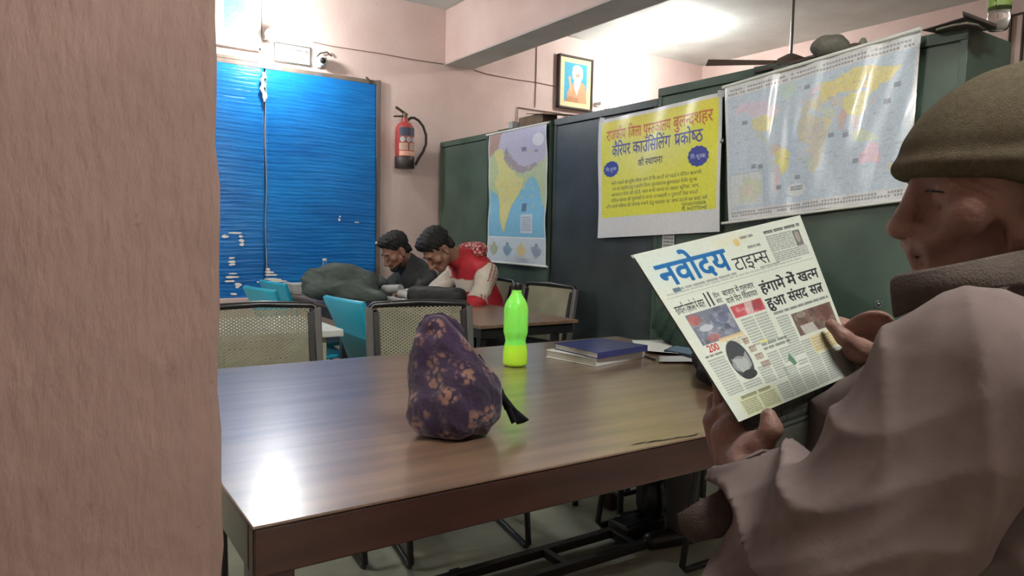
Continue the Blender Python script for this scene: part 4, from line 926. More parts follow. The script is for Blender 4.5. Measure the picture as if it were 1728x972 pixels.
tag(MB().tube([PL(1083, 599, 'z', TZ+.004), PL(1106, 607, 'z', TZ+.004)], .0038, 6).build('pencil', 'darkwood'), 'short dark pencil between the blue book and the grey cloth', 'pencil')
kb = Body(); c_ = PL(1212, 612, 'z', TZ+.07)
kb.ell(PL(1226, 628, 'z', TZ+.05), (.08, .09, .05), k=.03); kb.cap(PL(1193, 628, 'z', TZ+.035), PL(1200, 590, 'z', TZ+.07), .03, .035, .03); kb.cap(PL(1240, 630, 'z', TZ+.03), PL(1250, 600, 'z', TZ+.08), .05, .045, .03)
kb.chain([D(1200, 622, 2.30), D(1196, 598, 2.33), D(1203, 572, 2.38), D(1235, 565, 2.42)], [.048, .046, .036, .04], .03)
kb.cut((0, 0, TZ+.001), (0, 0, -1), .004)
o = kb.build('handbag', 'strap', .006, disp=lambda X: .003*np.sin(X[:, 2]*90+X[:, 0]*40)); tag(o, 'slumped black bag on the big table half behind the newspaper', 'bag')

# ================================================================ CHAIRS
def mesh_chair(label, group='woven-back tube chairs'):
    # local: seat centre at origin, faces +y, back at -y
    t = thing('mesh_chair', label, 'chair', (0, 0, 0), group, local=True)
    w, zs, zt, yb = .23, .45, .88, -.23
    r = .012
    for s_ in (-1, 1):
        x = s_*w
        MB().tube([(x, .33, .43), (x, .40, .03), (x, .38, .014), (x, .34, .013), (x, -.2, .013)], r, 8).build('leg', 'frame_black', t, smooth=True)
        MB().box((x-.013, yb-.012, .013), (x+.013, yb+.012, zs)).build('leg', 'frame_black', t, bevel=.003)
        MB().quadprism([(x-.015, yb-.014, zs), (x+.015, yb-.014, zs), (x+.015, yb-.084, zt-.01), (x-.015, yb-.084, zt-.01)], (0, 1, 0), .028).build('back_post', 'frame_grey', t, bevel=.004)
        MB().tube([(x, .33, .43), (x, yb, .44)], r, 8).build('side_rail', 'frame_black', t, smooth=True)
    MB().tube([(-w, yb-.07, zt-.02), (-w+.02, yb-.075, zt), (0, yb-.082, zt+.008), (w-.02, yb-.075, zt), (w, yb-.07, zt-.02)], .015, 8).build('top_rail', 'frame_black', t, smooth=True)
    MB().tube([(-w, yb-.015, .53), (w, yb-.015, .53)], .011, 8).build('lower_rail', 'frame_black', t, smooth=True)
    MB().tube([(-w, .33, .425), (w, .33, .425)], .011, 8).build('front_rail', 'frame_black', t, smooth=True)
    MB().box((-w+.005, -.21, .435), (w-.005, .31, .46)).build('seat', 'frame_black', t, bevel=.01)
    for s_ in (-1, 1):
        inn = MB(); inn.quadprism([(s_*(w-.03)-.012, yb-.008, .54), (s_*(w-.03)+.012, yb-.008, .54), (s_*(w-.03)+.012, yb-.072, zt-.03), (s_*(w-.03)-.012, yb-.072, zt-.03)], (0, 1, 0), .014)
        inn.build('inner_frame', 'frame_black', t)
    g = MB(); x0, x1, z0, z1 = -w+.035, w-.035, .54, zt-.012; Y = lambda z: yb-.004-.07*(z-.5)/.38
    def strip(xa, za, xb, zb, hw, off):
        d = np.array([xb-xa, zb-za]); L = np.linalg.norm(d)
        if L < .004: return
        nrm = np.array([-d[1], d[0]])/L*hw
        P4 = [(xa-nrm[0], Y(za)+off, za-nrm[1]), (xb-nrm[0], Y(zb)+off, zb-nrm[1]), (xb+nrm[0], Y(zb)+off, zb+nrm[1]), (xa+nrm[0], Y(za)+off, za+nrm[1])]
        g.quadprism(P4, (0, 1, 0), .0014)
    step = .021; sl = .62          # crossing slanted strands
    for sgn in (1, -1):
        c0 = x0-(z1-z0)/sl if sgn > 0 else x0; n_ = int(((x1-x0)+(z1-z0)/sl)/step)
        for i in range(n_+1):
            xb_ = c0+i*step            # x at z0
            if sgn > 0: xa, xe = xb_, xb_+(z1-z0)/sl; f0 = lambda x: z0+(x-xb_)*sl
            else: xa, xe = xb_, xb_-(z1-z0)/sl; f0 = lambda x: z0-(x-xb_)*sl
            l, r_ = max(min(xa, xe), x0), min(max(xa, xe), x1)
            if r_ > l: strip(l, f0(l), r_, f0(r_), .0033, 0 if sgn > 0 else .0016)
    o = g.build('woven_back', 'cane', t); o['kind'] = 'stuff'
    return t
def put(o, loc, yaw, label=None):
    o.location = loc; o.rotation_euler = (0, 0, yaw)
    if label: o['label'] = label
    return o
def back_at(px, py, z=.885):     # world xy of back-top centre
    return PL(px, py, 'z', z)
def place_chair(o, bt, yaw, label=None):      # bt: back-top centre (world), yaw: chair +y direction angle offset
    off = np.array([0, -.31]); c, s_ = math.cos(yaw), math.sin(yaw)
    off = np.array([c*off[0]-s_*off[1], s_*off[0]+c*off[1]])
    return put(o, (bt[0]-off[0], bt[1]-off[1], 0), yaw, label)
c0 = mesh_chair('woven-back black tube chair across the big table, directly behind the purple bag')
place_chair(c0, back_at(708, 511), PI+math.radians(-10))
c1 = copy_tree(c0); place_chair(c1, (.77, 3.02), PI+math.radians(-5), 'woven-back black tube chair next to the pillar, in front of the cream desk')
c2 = copy_tree(c0); place_chair(c2, (2.74, 3.64), PI/2+math.radians(8), 'woven-back chair at the right side of the small brown table, against the dark cabinet')
c3 = copy_tree(c0); place_chair(c3, (2.72, 4.24), PI/2, 'chair behind the student in the red and white jacket')
c4 = copy_tree(c0); place_chair(c4, (2.74, 4.84), PI/2, 'chair under the bearded student in the grey jacket')
c5 = copy_tree(c0); place_chair(c5, (2.60, 1.92), PI/2, 'chair at the right end of the big table hidden by the newspaper')
c6 = copy_tree(c0); place_chair(c6, (1.12, .07), math.radians(18), 'chair on which the old man sits')

t = thing('stool', 'low black tube stool under the far right corner of the big table', 'stool', (2.13, 2.24, 0))
for x in (1.975, 2.29):
    for y in (2.11, 2.40): MB().tube([(x, y, 0), (x, y, .42)], .013, 8).build('leg', 'frame_black', t, smooth=True)
MB().box((1.95, 2.09, .41), (2.31, 2.42, .44)).build('seat', 'frame_black', t, bevel=.008)
for y in (2.11, 2.40): MB().tube([(1.975, y, .14), (2.29, y, .14)], .010, 8).build('rail', 'frame_black', t, smooth=True)
for x in (1.975, 2.29): MB().tube([(x, 2.11, .14), (x, 2.40, .14)], .010, 8).build('rail', 'frame_black', t, smooth=True)
def plastic_chair(label):
    t = thing('plastic_chair', label, 'chair', (0, 0, 0), 'cyan plastic chairs', local=True)
    # shell: seat + reclined back, thick moulded edge
    w = .21
    prof = [(.22, .43), (.12, .445), (-.05, .44), (-.17, .445), (-.21, .48), (-.235, .56), (-.285, .70), (-.355, .86)]
    mb = MB(); vs = []; 
    for y, z in prof[4:]:
        ww = w*(.80+.2*(z-.48)/.38)
        vs += [(-ww, y, z), (-ww*.5, y-.012, z), (ww*.5, y-.012, z), (ww, y, z)]
    k = 4; mb.add(vs, [(i*k+j, i*k+j+1, (i+1)*k+j+1, (i+1)*k+j) for i in range(len(vs)//k-1) for j in range(3)])
    o = mb.build('backrest', 'cyan', t, smooth=True); m_ = o.modifiers.new('t', 'SOLIDIFY'); m_.thickness = .028; m_.offset = 0; b_ = o.modifiers.new('b', 'BEVEL'); b_.width = .008; b_.segments = 2
    mb = MB(); vs = []
    for y, z in prof[:5]: vs += [(-w, y, z+.01), (-w*.5, y, z-.004), (w*.5, y, z-.004), (w, y, z+.01)]
    mb.add(vs, [(i*k+j, i*k+j+1, (i+1)*k+j+1, (i+1)*k+j) for i in range(4) for j in range(3)])
    o = mb.build('seat', 'cyan', t, smooth=True); m_ = o.modifiers.new('t', 'SOLIDIFY'); m_.thickness = .02; m_.offset = 0
    for sx in (-1, 1):
        for sy in (-1, 1): MB().tube([(sx*.17, sy*.15-.02, .43), (sx*.2, sy*.2-.02, 0)], .013, 8).build('leg', 'frame_black', t, smooth=True)
    return t
def place_pc(o, tl, tr, label=None, zt=.86):
    a, c = D(*tl), D(*tr); mid = (a+c)/2; d = _n([c[0]-a[0], c[1]-a[1], 0])
    yaw = math.atan2(d[1], d[0])           # local +x runs from far-left to near-right; facing +y is on the left of it
    cs, sn = math.cos(yaw), math.sin(yaw); ox, oy = .355*sn, -.355*cs
    return put(o, (mid[0]-ox, mid[1]-oy, mid[2]-zt), yaw, label)
p0 = plastic_chair('cyan plastic chair right of the cream desk, leaning back edge in view')
place_pc(p0, (549, 505, 3.72), (611, 513, 3.42)); p0.location.z = 0
p1 = copy_tree(p0); place_pc(p1, (412, 489, 4.25), (464, 491, 3.95), 'front cyan plastic chair by the pillar below the blue blind'); p1.location.z = 0
p2 = copy_tree(p0); place_pc(p2, (440, 478, 4.75), (480, 480, 4.45), 'rear cyan plastic chair directly behind the front one by the pillar'); p2.location.z = 0

# ================================================================ SMALL TABLES
t = thing('small_table', 'small brown wooden table with a dark edge in front of the dark cabinets', 'table', (2.11, 3.45, 0))
ax0, ax1, ay0, ay1 = 1.80, 2.42, 2.96, 3.92
MB().box((ax0, ay0, .732), (ax1, ay1, .75)).build('tabletop', 'desk_top', t, bevel=.003)
mb = MB(); 
for q in (((ax0+.02, ay0+.02), (ax1-.02, ay0+.04)), ((ax0+.02, ay1-.04), (ax1-.02, ay1-.02)), ((ax0+.02, ay0+.04), (ax0+.04, ay1-.04)), ((ax1-.04, ay0+.04), (ax1-.02, ay1-.04))):
    mb.box((*q[0], .68), (*q[1], .732))
mb.build('apron', 'frame_black', t)
for x in (ax0+.04, ax1-.12):
    for y in (ay0+.05, ay1-.05): MB().box((x-.018, y-.018, 0), (x+.018, y+.018, .70)).build('leg', 'frame_black', t, bevel=.002)
t = thing('study_desk', 'long brown desk under the students books and bags', 'desk', (1.64, 4.55, 0))
dx0, dx1, dy0, dy1 = 1.46, 1.98, 3.96, 5.25
MB().box((dx0, dy0, .73), (dx1, dy1, .75)).build('desktop', 'desk_top', t, bevel=.003)
mb = MB(); mb.box((dx0+.02, dy0+.02, .66), (dx1-.02, dy0+.04, .73)); mb.box((dx0+.02, dy1-.04, .66), (dx1-.02, dy1-.02, .73)); mb.box((dx0+.02, dy0+.04, .66), (dx0+.04, dy1-.04, .73)); mb.build('apron', 'frame_black', t)
for x in (dx0+.04, dx1-.04):
    for y in (dy0+.05, dy1-.05): MB().box((x-.02, y-.02, 0), (x+.02, y+.02, .73)).build('leg', 'frame_black', t, bevel=.002)
t = thing('cream_desk', 'cream steel desk with a thick pale top behind the chair by the pillar', 'desk', (.7, 3.4, 0))
MB().box((.12, 3.115, .715), (1.165, 3.72, .75)).build('desktop', 'white', t, bevel=.006)
MB().box((.16, 3.16, .06), (1.10, 3.68, .713)).build('body', 'cream', t, bevel=.004)
for i in range(2):
    for j in range(3):
        xx = .18+i*.47; zz = .10+j*.2
        d_ = MB().box((xx, 3.145, zz), (xx+.44, 3.162, zz+.185)).build('drawer', 'cream', t, bevel=.004)
        hd_ = MB().box((xx+.17, 3.128, zz+.12), (xx+.27, 3.1455, zz+.135)).build('handle', 'chrome'); hd_.parent = d_
for x in (.2, 1.06):
    for y in (3.2, 3.64): MB().box((x-.02, y-.02, 0), (x+.02, y+.02, .062)).build('foot', 'cream', t)

# ---------------- things on the students' desk
DZ = .75
def fold(X, s=1): return s*(.007*np.sin(X[:, 0]*34+3*np.sin(X[:, 1]*11)+X[:, 2]*30)+.004*np.sin(X[:, 1]*60+X[:, 2]*40))
kb = Body()
for px, py, d, r in ((535, 472, 4.45, (.10, .12, .07)), (575, 466, 4.45, (.14, .13, .09)), (612, 472, 4.45, (.10, .12, .075)), (560, 490, 4.35, (.17, .13, .06)), (606, 490, 4.35, (.13, .1, .06)), (640, 476, 4.7, (.06, .08, .05))):
    kb.ell(D(px, py, d), r, k=.05)
kb.cap(D(520, 484, 4.35), D(640, 500, 4.25), .05, .045, .04)
kb.cut((0, 0, DZ+.001), (0, 0, -1), .01)
o = kb.build('backpack', 'green_cloth', .009, disp=lambda X: fold(X, .5)+.012*(np.abs(np.sin(X[:, 2]*38+5*X[:, 0]-3*X[:, 1]+np.sin(X[:, 0]*19)))**.6-.6)+.004*np.abs(np.sin(X[:, 0]*48+X[:, 2]*60))); tag(o, 'slumped dark green backpack on the students desk under the blue blind', 'backpack')
kb = Body(); A = [[1, 0, 0], [0, 1, 0], [0, 0, 1]]
ca = PL(700, 496, 'z', .835); cb = PL(770, 498, 'z', .835); ca = D(706, 496, 4.08); cb = D(768, 497, 3.95)
kb.cap(ca, cb, .062, .062, .03); kb.cap(ca+np.array([.02, .04, -.03]), cb+np.array([.02, .04, -.03]), .06, .06, .03); kb.cap(ca-np.array([0, 0, .05]), cb-np.array([0, 0, .05]), .055, .055, .03)
kb.cut((0, 0, .751), (0, 0, -1), .006); kb.cut((0, 0, ca[2]+.05), (0, 0, 1), .03)
o = kb.build('shoulder_bag', 'black_cloth', .007, disp=lambda X: fold(X, .25)); tag(o, 'black padded bag lying flat in front of the student in the red jacket', 'bag')
def crumple(name, pts, r, mt, label, cat, zc=DZ):
    kb = Body(); kb.chain([D(*p) for p in pts], [r]*len(pts), .015); kb.cut((0, 0, zc+.001), (0, 0, -1), .004)
    o = kb.build(name, mt, .006, disp=lambda X: fold(X, .5)); return tag(o, label, cat)
t = thing('paper_roll', 'pale roll of paper lying left of the black padded bag', 'paper', D(660, 492, 4.5))
a, c = D(648, 488, 4.45), D(676, 487, 4.35)
MB().tube([a, c], .026, 14).build('roll', 'greypaper', t, smooth=True)
crumple('crumpled_paper', [(676, 496, 4.3), (690, 500, 4.25), (698, 492, 4.3)], .022, 'greypaper', 'crumpled grey paper next to the paper roll on the students desk', 'paper')
crumple('folded_cloth', [(618, 506, 4.25), (640, 502, 4.3), (665, 504, 4.25), (690, 508, 4.2)], .012, 'greypaper', 'grey folded sheets spread in front of the paper roll', 'paper')
slab('box_file', [(1.47, 4.9, .752), (1.6, 4.9, .752), (1.6, 5.1, .752), (1.47, 5.1, .752)], (0, 0, 1), .07, 'greypaper', 'grey box at the left end of the students desk', 'box')
bp = D(548, 448, 4.7); bp[2] = .752
t = thing('water_bottle', 'small clear bottle standing behind the green backpack', 'bottle', bp)
MB().lathe([(.028, 0), (.033, .01), (.033, .17), (.026, .2), (.013, .235), (.013, .25)], 20, tuple(bp)).build('bottle_body', 'clear', t, smooth=True)
MB().lathe([(.015, 0), (.015, .015)], 14, (bp[0], bp[1], bp[2]+.248)).build('cap', 'white', t, smooth=True)

# ================================================================ PEOPLE
UP = np.array([0, 0, 1.0])
def frame(fwd, pitch=0, roll=0):
    f_ = _n([fwd[0], fwd[1], 0]); r_ = np.cross(f_, UP); c, s_ = math.cos(pitch), math.sin(pitch)
    f2 = f_*c-UP*s_; u2 = UP*c+f_*s_
    return r_, f2, u2
def head_prims(B, H, fr, sc=1.0, nose=1.0, old=False, neckto=None):
    r_, f_, u_ = fr; A = np.array([r_, f_, u_])
    L = lambda x, y, z: H+(r_*x+f_*y+u_*z)*sc
    E = lambda c, r, k=.02, op=1, ax=A: B.ell(L(*c), np.array(r)*sc, ax, k*sc, op)
    Cc = lambda a, b_, ra, rb=None, k=.012, op=1: B.cap(L(*a), L(*b_), ra*sc, (rb if rb is not None else ra)*sc, k*sc, op)
    E((0, -.012, .045), (.075, .097, .085)); E((0, .03, -.03), (.06, .062, .078), .03)
    for s_ in (-1, 1):
        Cc((s_*.056, .005, -.05), (s_*.02, .068, -.098), .016, .014, .03)
        E((s_*.046, .060, -.022), (.024, .022, .02), .02)
        if old: E((s_*.042, .092, .003), (.014, .014, .010), .01, -1)
        if old: E((s_*.05, .045, -.06), (.012, .028, .022), .02, -1)
    E((0, .074, -.103), (.024, .018, .018), .02)
    Cc((-.034, .083, .021), (.034, .083, .021), .012, .012, .02)
    for s_ in (-1, 1):
        E((s_*.033, .103, -.002), (.015, .014, .0105), .006, -1)
        E((s_*.031, .078, -.003), (.0135, .0125, .0115), .004)
        Cc((s_*.046, .079, .004), (s_*.018, .088, .006), .004, .004, .006)
        Cc((s_*.044, .078, -.013), (s_*.02, .086, -.013), .0035, .0035, .008)
    Cc((0, .084, .022), (0, .093, -.006), .0125, .0115, .010)
    Cc((0, .091, .008), (0, .120*nose, -.043), .0095, .012, .012); E((0, .118*nose, -.046), (.014, .012, .010), .008)
    for s_ in (-1, 1): E((s_*.014, .103, -.047), (.009, .014, .009), .007); Cc((s_*.008, .108, -.058), (s_*.009, .11, -.05), .004, .003, .003, -1)
    Cc((0, .093, -.055), (0, .092, -.068), .012, .013, .015)
    Cc((-.022, .082, -.0735), (.022, .082, -.0735), .005, .005, .008); Cc((0, .092, -.072), (0, .092, -.0725), .008, .008, .012)
    Cc((-.02, .082, -.084), (.02, .082, -.084), .006, .006, .008); Cc((0, .089, -.084), (0, .089, -.085), .008, .008, .012)
    Cc((-.024, .095, -.0788), (.024, .095, -.0788), .0022, .0022, .004, -1)
    for s_ in (-1, 1):
        ea = np.array([_n(r_*.9+f_*.25*s_), _n(f_-r_*.28*s_), u_])
        E((s_*.080, -.012, -.004), (.009, .019, .033), .008, 1, ea); E((s_*.089, -.008, .0), (.006, .010, .018), .005, -1, ea); E((s_*.083, -.004, -.03), (.007, .009, .010), .006)
    if neckto is not None:
        B.cap(L(0, -.03, -.06), neckto, .058*sc, .062*sc, .03)
    return L
def hand_prims(B, W_, y, x, z, curls, spread=1.0, thumb=None, sc=1.0, k=.007):
    # W_: wrist, y: towards fingers, x: towards thumb side, z: back of hand
    y, x, z = _n(y), _n(x), _n(z)
    L = lambda a, b_, c: W_+(x*a+y*b_+z*c)*sc
    kn = [(.030, .088, .0), (.010, .092, .003), (-.011, .088, .001), (-.030, .080, -.004)]
    ln = [(.042, .025, .021), (.046, .029, .022), (.042, .027, .021), (.033, .020, .019)]
    rd = [.0094, .0096, .0092, .0082]
    for i in range(4):
        B.cap(L(kn[i][0]*.55, .008, -.002), L(*kn[i]), .0155*sc, .0118*sc, .014*sc)
    B.ell(L(.0, .05, -.006), np.array([.036, .045, .014])*sc, np.array([x, y, z]), .012*sc)
    for i in range(4):
        p = L(*kn[i]); a = 0; sp_ = (1.2-i*.8)*.09*spread
        for j in range(3):
            a += curls[i][j]; d = (y*math.cos(a)-z*math.sin(a)); d = _n(d+x*sp_*(1 if j == 0 else .4))
            q = p+d*ln[i][j]*sc; r0, r1 = rd[i]*(1-.08*j)*sc, rd[i]*(1-.08*(j+1))*sc
            B.cap(p, q, r0, r1, k*sc*.5); p = q
    if thumb is None: thumb = [(.022, .018, -.008), (.045, .045, -.018), (.055, .078, -.022), (.052, .104, -.022)]
    T = [L(*q) if not isinstance(q, np.ndarray) else q for q in thumb]
    B.chain(T, [.0165*sc, .0135*sc, .0115*sc, .0092*sc], .008*sc)
    return L

# ---------------------------------------------------------------- old man reading
H = D(1690, 322, .85)
fv = RM @ np.array([-.992, 0, -.12]); fwd = _n([fv[0], fv[1], 0]); fr = frame(fwd, .02)
rt = fr[0]
SL, EL, WL = D(1675, 640, .685), D(1432, 945, .70), D(1262, 792, .92)
SR, ER, WR = D(1650, 640, 1.06), D(1425, 795, 1.05), D(1500, 603, 1.17)
NK = D(1735, 520, .90)
CH = D(1745, 640, .88); BEL = D(1765, 900, .86); 
HIP = np.array([CH[0]-fwd[0]*.10, CH[1]-fwd[1]*.10, .56])
person = thing('person', 'elderly man in an olive brown knit cap and taupe coat reading a newspaper', 'person', (HIP[0], HIP[1], 0))
B = Body()
head_prims(B, H, fr, 1.0, .96, True, NK)
B.cap(NK, CH, .06, .11, .05); B.cap(CH, HIP, .12, .13, .05); B.cap(SL+(CH-SL)*.1, SR+(CH-SR)*.1, .05, .05, .04)
B.chain([SL, EL, WL], [.05, .042, .028], .02); B.chain([SR, ER, WR], [.05, .042, .028], .02)
for s_ in (-1, 1):
    hp = HIP+rt*s_*.10-UP*.04; kn_ = hp+fwd*.42; kn_[2] = .50; B.chain([hp, kn_, np.array([kn_[0]+fwd[0]*.02, kn_[1]+fwd[1]*.02, .09])], [.08, .055, .04], .03)
# left hand gripping the lower corner: thumb in front of the page, fingers behind it
cr = lambda v: RM @ np.array(v, float)          # camera-frame direction (right, up, back) to world
yL = cr((-.16, 1, -.18)); xL = cr((.6, .05, .75)); zL = _n(np.cross(xL, yL)); xL = np.cross(yL, zL)
th = [D(1256, 775, .93), D(1284, 752, .90), D(1302, 724, .888), D(1297, 702, .893)]
hand_prims(B, D(1250, 812, 1.0), yL, xL, zL, [(.15, .5, .4), (.2, .5, .5), (.35, .6, .5), (.5, .8, .6)], .5, th, 1.08)
B.cap(D(1248, 790, .965), D(1232, 735, .975), .032, .026, .02); B.cap(D(1262, 785, .95), D(1280, 755, .93), .03, .022, .02)
# right hand: thumb on the page, fingers behind
yR = cr((-1, .32, -.1)); zR0 = cr((.25, .8, -.5)); zR = _n(zR0-_n(yR)*np.dot(zR0, _n(yR))); xR = cr((0, -.5, .85))
th2 = [D(1492, 607, 1.12), D(1455, 590, 1.095), D(1425, 570, 1.09), D(1403, 548, 1.095)]
hand_prims(B, D(1510, 585, 1.17), yR, xR, zR, [(.25, .7, .5), (.3, .8, .6), (.35, .9, .6), (.4, 1., .6)], .5, th2, 1.0)
B.cap(D(1480, 612, 1.12), D(1440, 590, 1.11), .02, .016, .02)
Lf = lambda x, y, z: H+fr[0]*x+fr[1]*y+fr[2]*z
for s_ in (-1, 1):
    B.cap(Lf(s_*.020, .104, -.048), Lf(s_*.040, .080, -.088), .0035, .0045, .012, -1); B.cap(Lf(s_*.046, .076, -.024), Lf(s_*.022, .09, -.022), .0022, .0022, .006, -1)
    B.cap(Lf(s_*.028, .088, -.06), Lf(s_*.05, .062, -.04), .012, .014, .02)
wr = lambda X: .0011*np.sin((X-H)@fr[2]*520+8*np.sin((X-H)@fr[1]*50))*np.exp(-(np.linalg.norm(X-Lf(-.066, .055, .0), axis=1)/.028)**2)
B.build('body', 'skin_old', .0032, person, disp=wr)
for s_ in (-1, 1):
    MB().tube([Lf(s_*.012, .0965, .018), Lf(s_*.032, .096, .024), Lf(s_*.054, .083, .016)], [.003, .0045, .002], 6).build('eyebrow', 'rag', person, smooth=True)
    MB().tube([Lf(s_*.020, .0945, -.001), Lf(s_*.032, .0925, -.0015), Lf(s_*.044, .0845, -.004)], [.0008, .0014, .0008], 6).build('eyelashes', 'hair', person, smooth=True)
# knit cap
C_ = Body(); A = np.array(fr); Lh = lambda x, y, z: H+fr[0]*x+fr[1]*y+fr[2]*z
C_.ell(Lh(0, -.022, .030), (.096, .134, .118), A, .02); C_.ell(Lh(0, -.085, .10), (.075, .07, .085), A, .03)
C_.ell(Lh(0, -.020, .030), (.099, .1345, .034), A, .012)
nrm = _n(-fr[2]+fr[1]*.13); C_.cut(Lh(0, .12, .017), nrm, .008)
C_.cap(Lh(0, -.01, .162), Lh(-.1, -.03, .14), .0, .012, .02, op=-1)
C_.build('knit_cap', 'knit', .004, person, disp=lambda X: .0016*np.sin((X@fr[2])*180)*np.exp(-(((X-H)@fr[2]-.03)/.03)**2)+.002*np.sin((X@fr[1])*40+(X@fr[2])*55)+.0015*np.sin((X@fr[0])*70+(X@fr[1])*30))
# coat
K = Body()
K.cap(SL+(SR-SL)*.12, SR, .08, .085, .05); K.cap(CH+UP*.02, BEL, .15, .17, .06); K.cap(BEL, HIP, .17, .17, .06); K.ell(NK-UP*.03, (.11, .11, .06), k=.06)
SLc = D(1645, 642, .68)
K.chain([SLc, EL], [.090, .084], .03); K.chain([EL, WL], [.072, .050], .012); K.cap(D(1293, 835, .90), D(1292, 1010, .80), .048, .062, .02)
ERc = D(1452, 745, 1.04); K.chain([SR, ERc], [.085, .078], .03); K.chain([ERc, D(1520, 625, 1.15)], [.078, .046], .03)
for s_ in (-1, 1): hp = HIP+rt*s_*.11-UP*.03; K.cap(hp, hp+fwd*.25, .11, .09, .04)
# open the left sleeve towards the hand
wn_ = _n(WL-EL); K.cap(WL+UP*.004, WL+UP*.10, .040, .050, .006, op=-1)
def coatd(X):
    q = (X-CAMP)@RM; dz = -q[:, 2]; u = q[:, 0]/dz; v = q[:, 1]/dz   # cloth folds laid out on the body
    ad = _n(EL-SLc); vd = _n(CAMP-SLc); cd = _n(np.cross(ad, vd)); sa = (X-SLc)@ad; ca = (X-SLc)@cd
    rid = lambda t: np.abs(np.sin(t))**.7
    f1 = .0025*np.sin(ca*30+1.3*np.sin(sa*8)+sa*6)+.0065*rid(ca*34+2*np.sin(sa*9)+sa*7)+.003*rid(ca*70+3*np.sin(sa*13)-sa*12)-.006
    fm_ = (EL+WL)/2; fore = np.exp(-(np.linalg.norm(X-fm_, axis=1)/.15)**2)
    fa = (X-EL)@_n(WL-EL)
    f2 = .030*(rid(X[:, 2]*42+6*((X-EL)@rt)+1.2*np.sin(ca*30))-.6)*fore
    f3 = .018*(rid((X@_n(np.array([.3, -.3, 1.])))*38+3*ca)-.6)*np.exp(-(np.linalg.norm(X-D(1420, 730, 1.0), axis=1)/.13)**2)
    return f1+f2+f3
K.build('coat', 'coat', .0048, person, disp=coatd)
# standing collar round the neck
cp = [(1494, 492, .80), (1500, 480, .79), (1560, 468, .765), (1640, 452, .745), (1728, 436, .76), (1800, 430, .82), (1840, 440, .92)]
mb = MB(); vs = []
top = [(1500, 473, .80), (1512, 462, .79), (1560, 455, .765), (1640, 440, .745), (1728, 420, .755), (1800, 412, .82), (1840, 420, .92)]
bot = [(1507, 540, .80), (1520, 532, .79), (1572, 512, .76), (1650, 490, .735), (1735, 478, .74), (1810, 480, .81), (1850, 480, .92)]
for a, c in zip(top, bot):
    for k_ in range(4):
        w_ = k_/3; p = D(a[0]*(1-w_)+c[0]*w_, a[1]*(1-w_)+c[1]*w_, (a[2]*(1-w_)+c[2]*w_)-.006*math.sin(PI*w_)); vs.append(p)
mb.add(vs, [(i*4+j, i*4+j+1, (i+1)*4+j+1, (i+1)*4+j) for i in range(6) for j in range(3)])
o = mb.build('collar', 'collar', person, smooth=True, subsurf=2); m_ = o.modifiers.new('t', 'SOLIDIFY'); m_.thickness = .007
# turned-back cuff ring and loose cuff flap
rp = [(1222, 830), (1234, 800), (1256, 780), (1285, 766), (1315, 768), (1338, 780), (1352, 800)]
MB().tube([D(x, y, .905-.02*math.sin(PI*i/6)) for i, (x, y) in enumerate(rp)], .008, 8, flat=(1.4, .7)).build('cuff_hem', 'coat', person, smooth=True)
fl = [D(1262, 806, .90), D(1225, 822, .895), D(1180, 845, .89), D(1142, 868, .89), D(1148, 898, .885), D(1170, 917, .88), D(1215, 906, .86), D(1262, 862, .86)]
mb = MB(); ce = sum(fl)/8; vs = [ce-cr((0, 0, -1))*.0]+fl; mb.add([ce]+fl, [(0, i+1, (i+1) % 8+1) for i in range(8)])
o = mb.build('cuff_flap', 'flap', person, smooth=True); o.data.flip_normals(); m_ = o.modifiers.new('t', 'SOLIDIFY'); m_.thickness = .006; m_.offset = 0
T_ = Body()
for s_ in (-1, 1):
    hp = HIP+rt*s_*.10-UP*.05; kn_ = hp+fwd*.42; kn_[2] = .50; an = np.array([kn_[0]+fwd[0]*.02, kn_[1]+fwd[1]*.02, .10])
    T_.chain([hp, kn_, an], [.10, .075, .065], .03)
T_.build('trousers', 'trousers', .012, person)
for s_ in (-1, 1):
    kn_ = HIP+rt*s_*.10+fwd*.44; F = Body(); a = np.array([kn_[0], kn_[1], .045]); F.cap(a-fwd*.05, a+fwd*.13, .042, .036, .02); F.cap(a-fwd*.03, a-fwd*.03+UP*.05, .04, .035, .02); F.cut((0, 0, .001), -UP, .004)
    F.build('shoe', 'shoe', .008, person)

# ---------------------------------------------------------------- the newspaper
src = [(1068, 430), (1350, 363), (1450, 627), (1247, 712)]; dst = [(0, 0), (1, 0), (1, 1), (0, 1)]
Am = []; bv = []
for (u, v), (x, y) in zip(dst, src):
    Am += [[u, v, 1, 0, 0, 0, -x*u, -x*v], [0, 0, 0, u, v, 1, -y*u, -y*v]]; bv += [x, y]
HM = np.append(np.linalg.solve(np.array(Am, float), np.array(bv, float)), 1).reshape(3, 3)
NDEP = (.98, 1.14, 1.13, .915)
def page(U, V, off=0):
    w_ = HM[2, 0]*U+HM[2, 1]*V+1; px = (HM[0, 0]*U+HM[0, 1]*V+HM[0, 2])/w_; py = (HM[1, 0]*U+HM[1, 1]*V+HM[1, 2])/w_
    d = NDEP[0]*(1-U)*(1-V)+NDEP[1]*U*(1-V)+NDEP[2]*U*V+NDEP[3]*(1-U)*V+off+.010*np.sin(PI*V)*np.sin(U*2.5+.3)
    r_ = np.stack([(px-CX)/FPX, -(py-CY)/FPX, -np.ones_like(px)], -1)@RM.T
    return (r_[..., 0]*d, r_[..., 1]*d, r_[..., 2]*d+1.2)
cv = Canvas(470, 480, (196, 200, 186))
g = np.clip(1-np.hypot((cv.U-.1)/.3, (cv.V-.08)/.12), 0, 1)[..., None]; cv.a = cv.a*(1-g*.25)+np.array([170, 200, 206])/255*g*.25
BL_ = (34, 96, 150); K_ = (44, 44, 46); G_ = (84, 84, 86)
cv.text('नवोदय', .062, .170, .395, .098, BL_, .032)
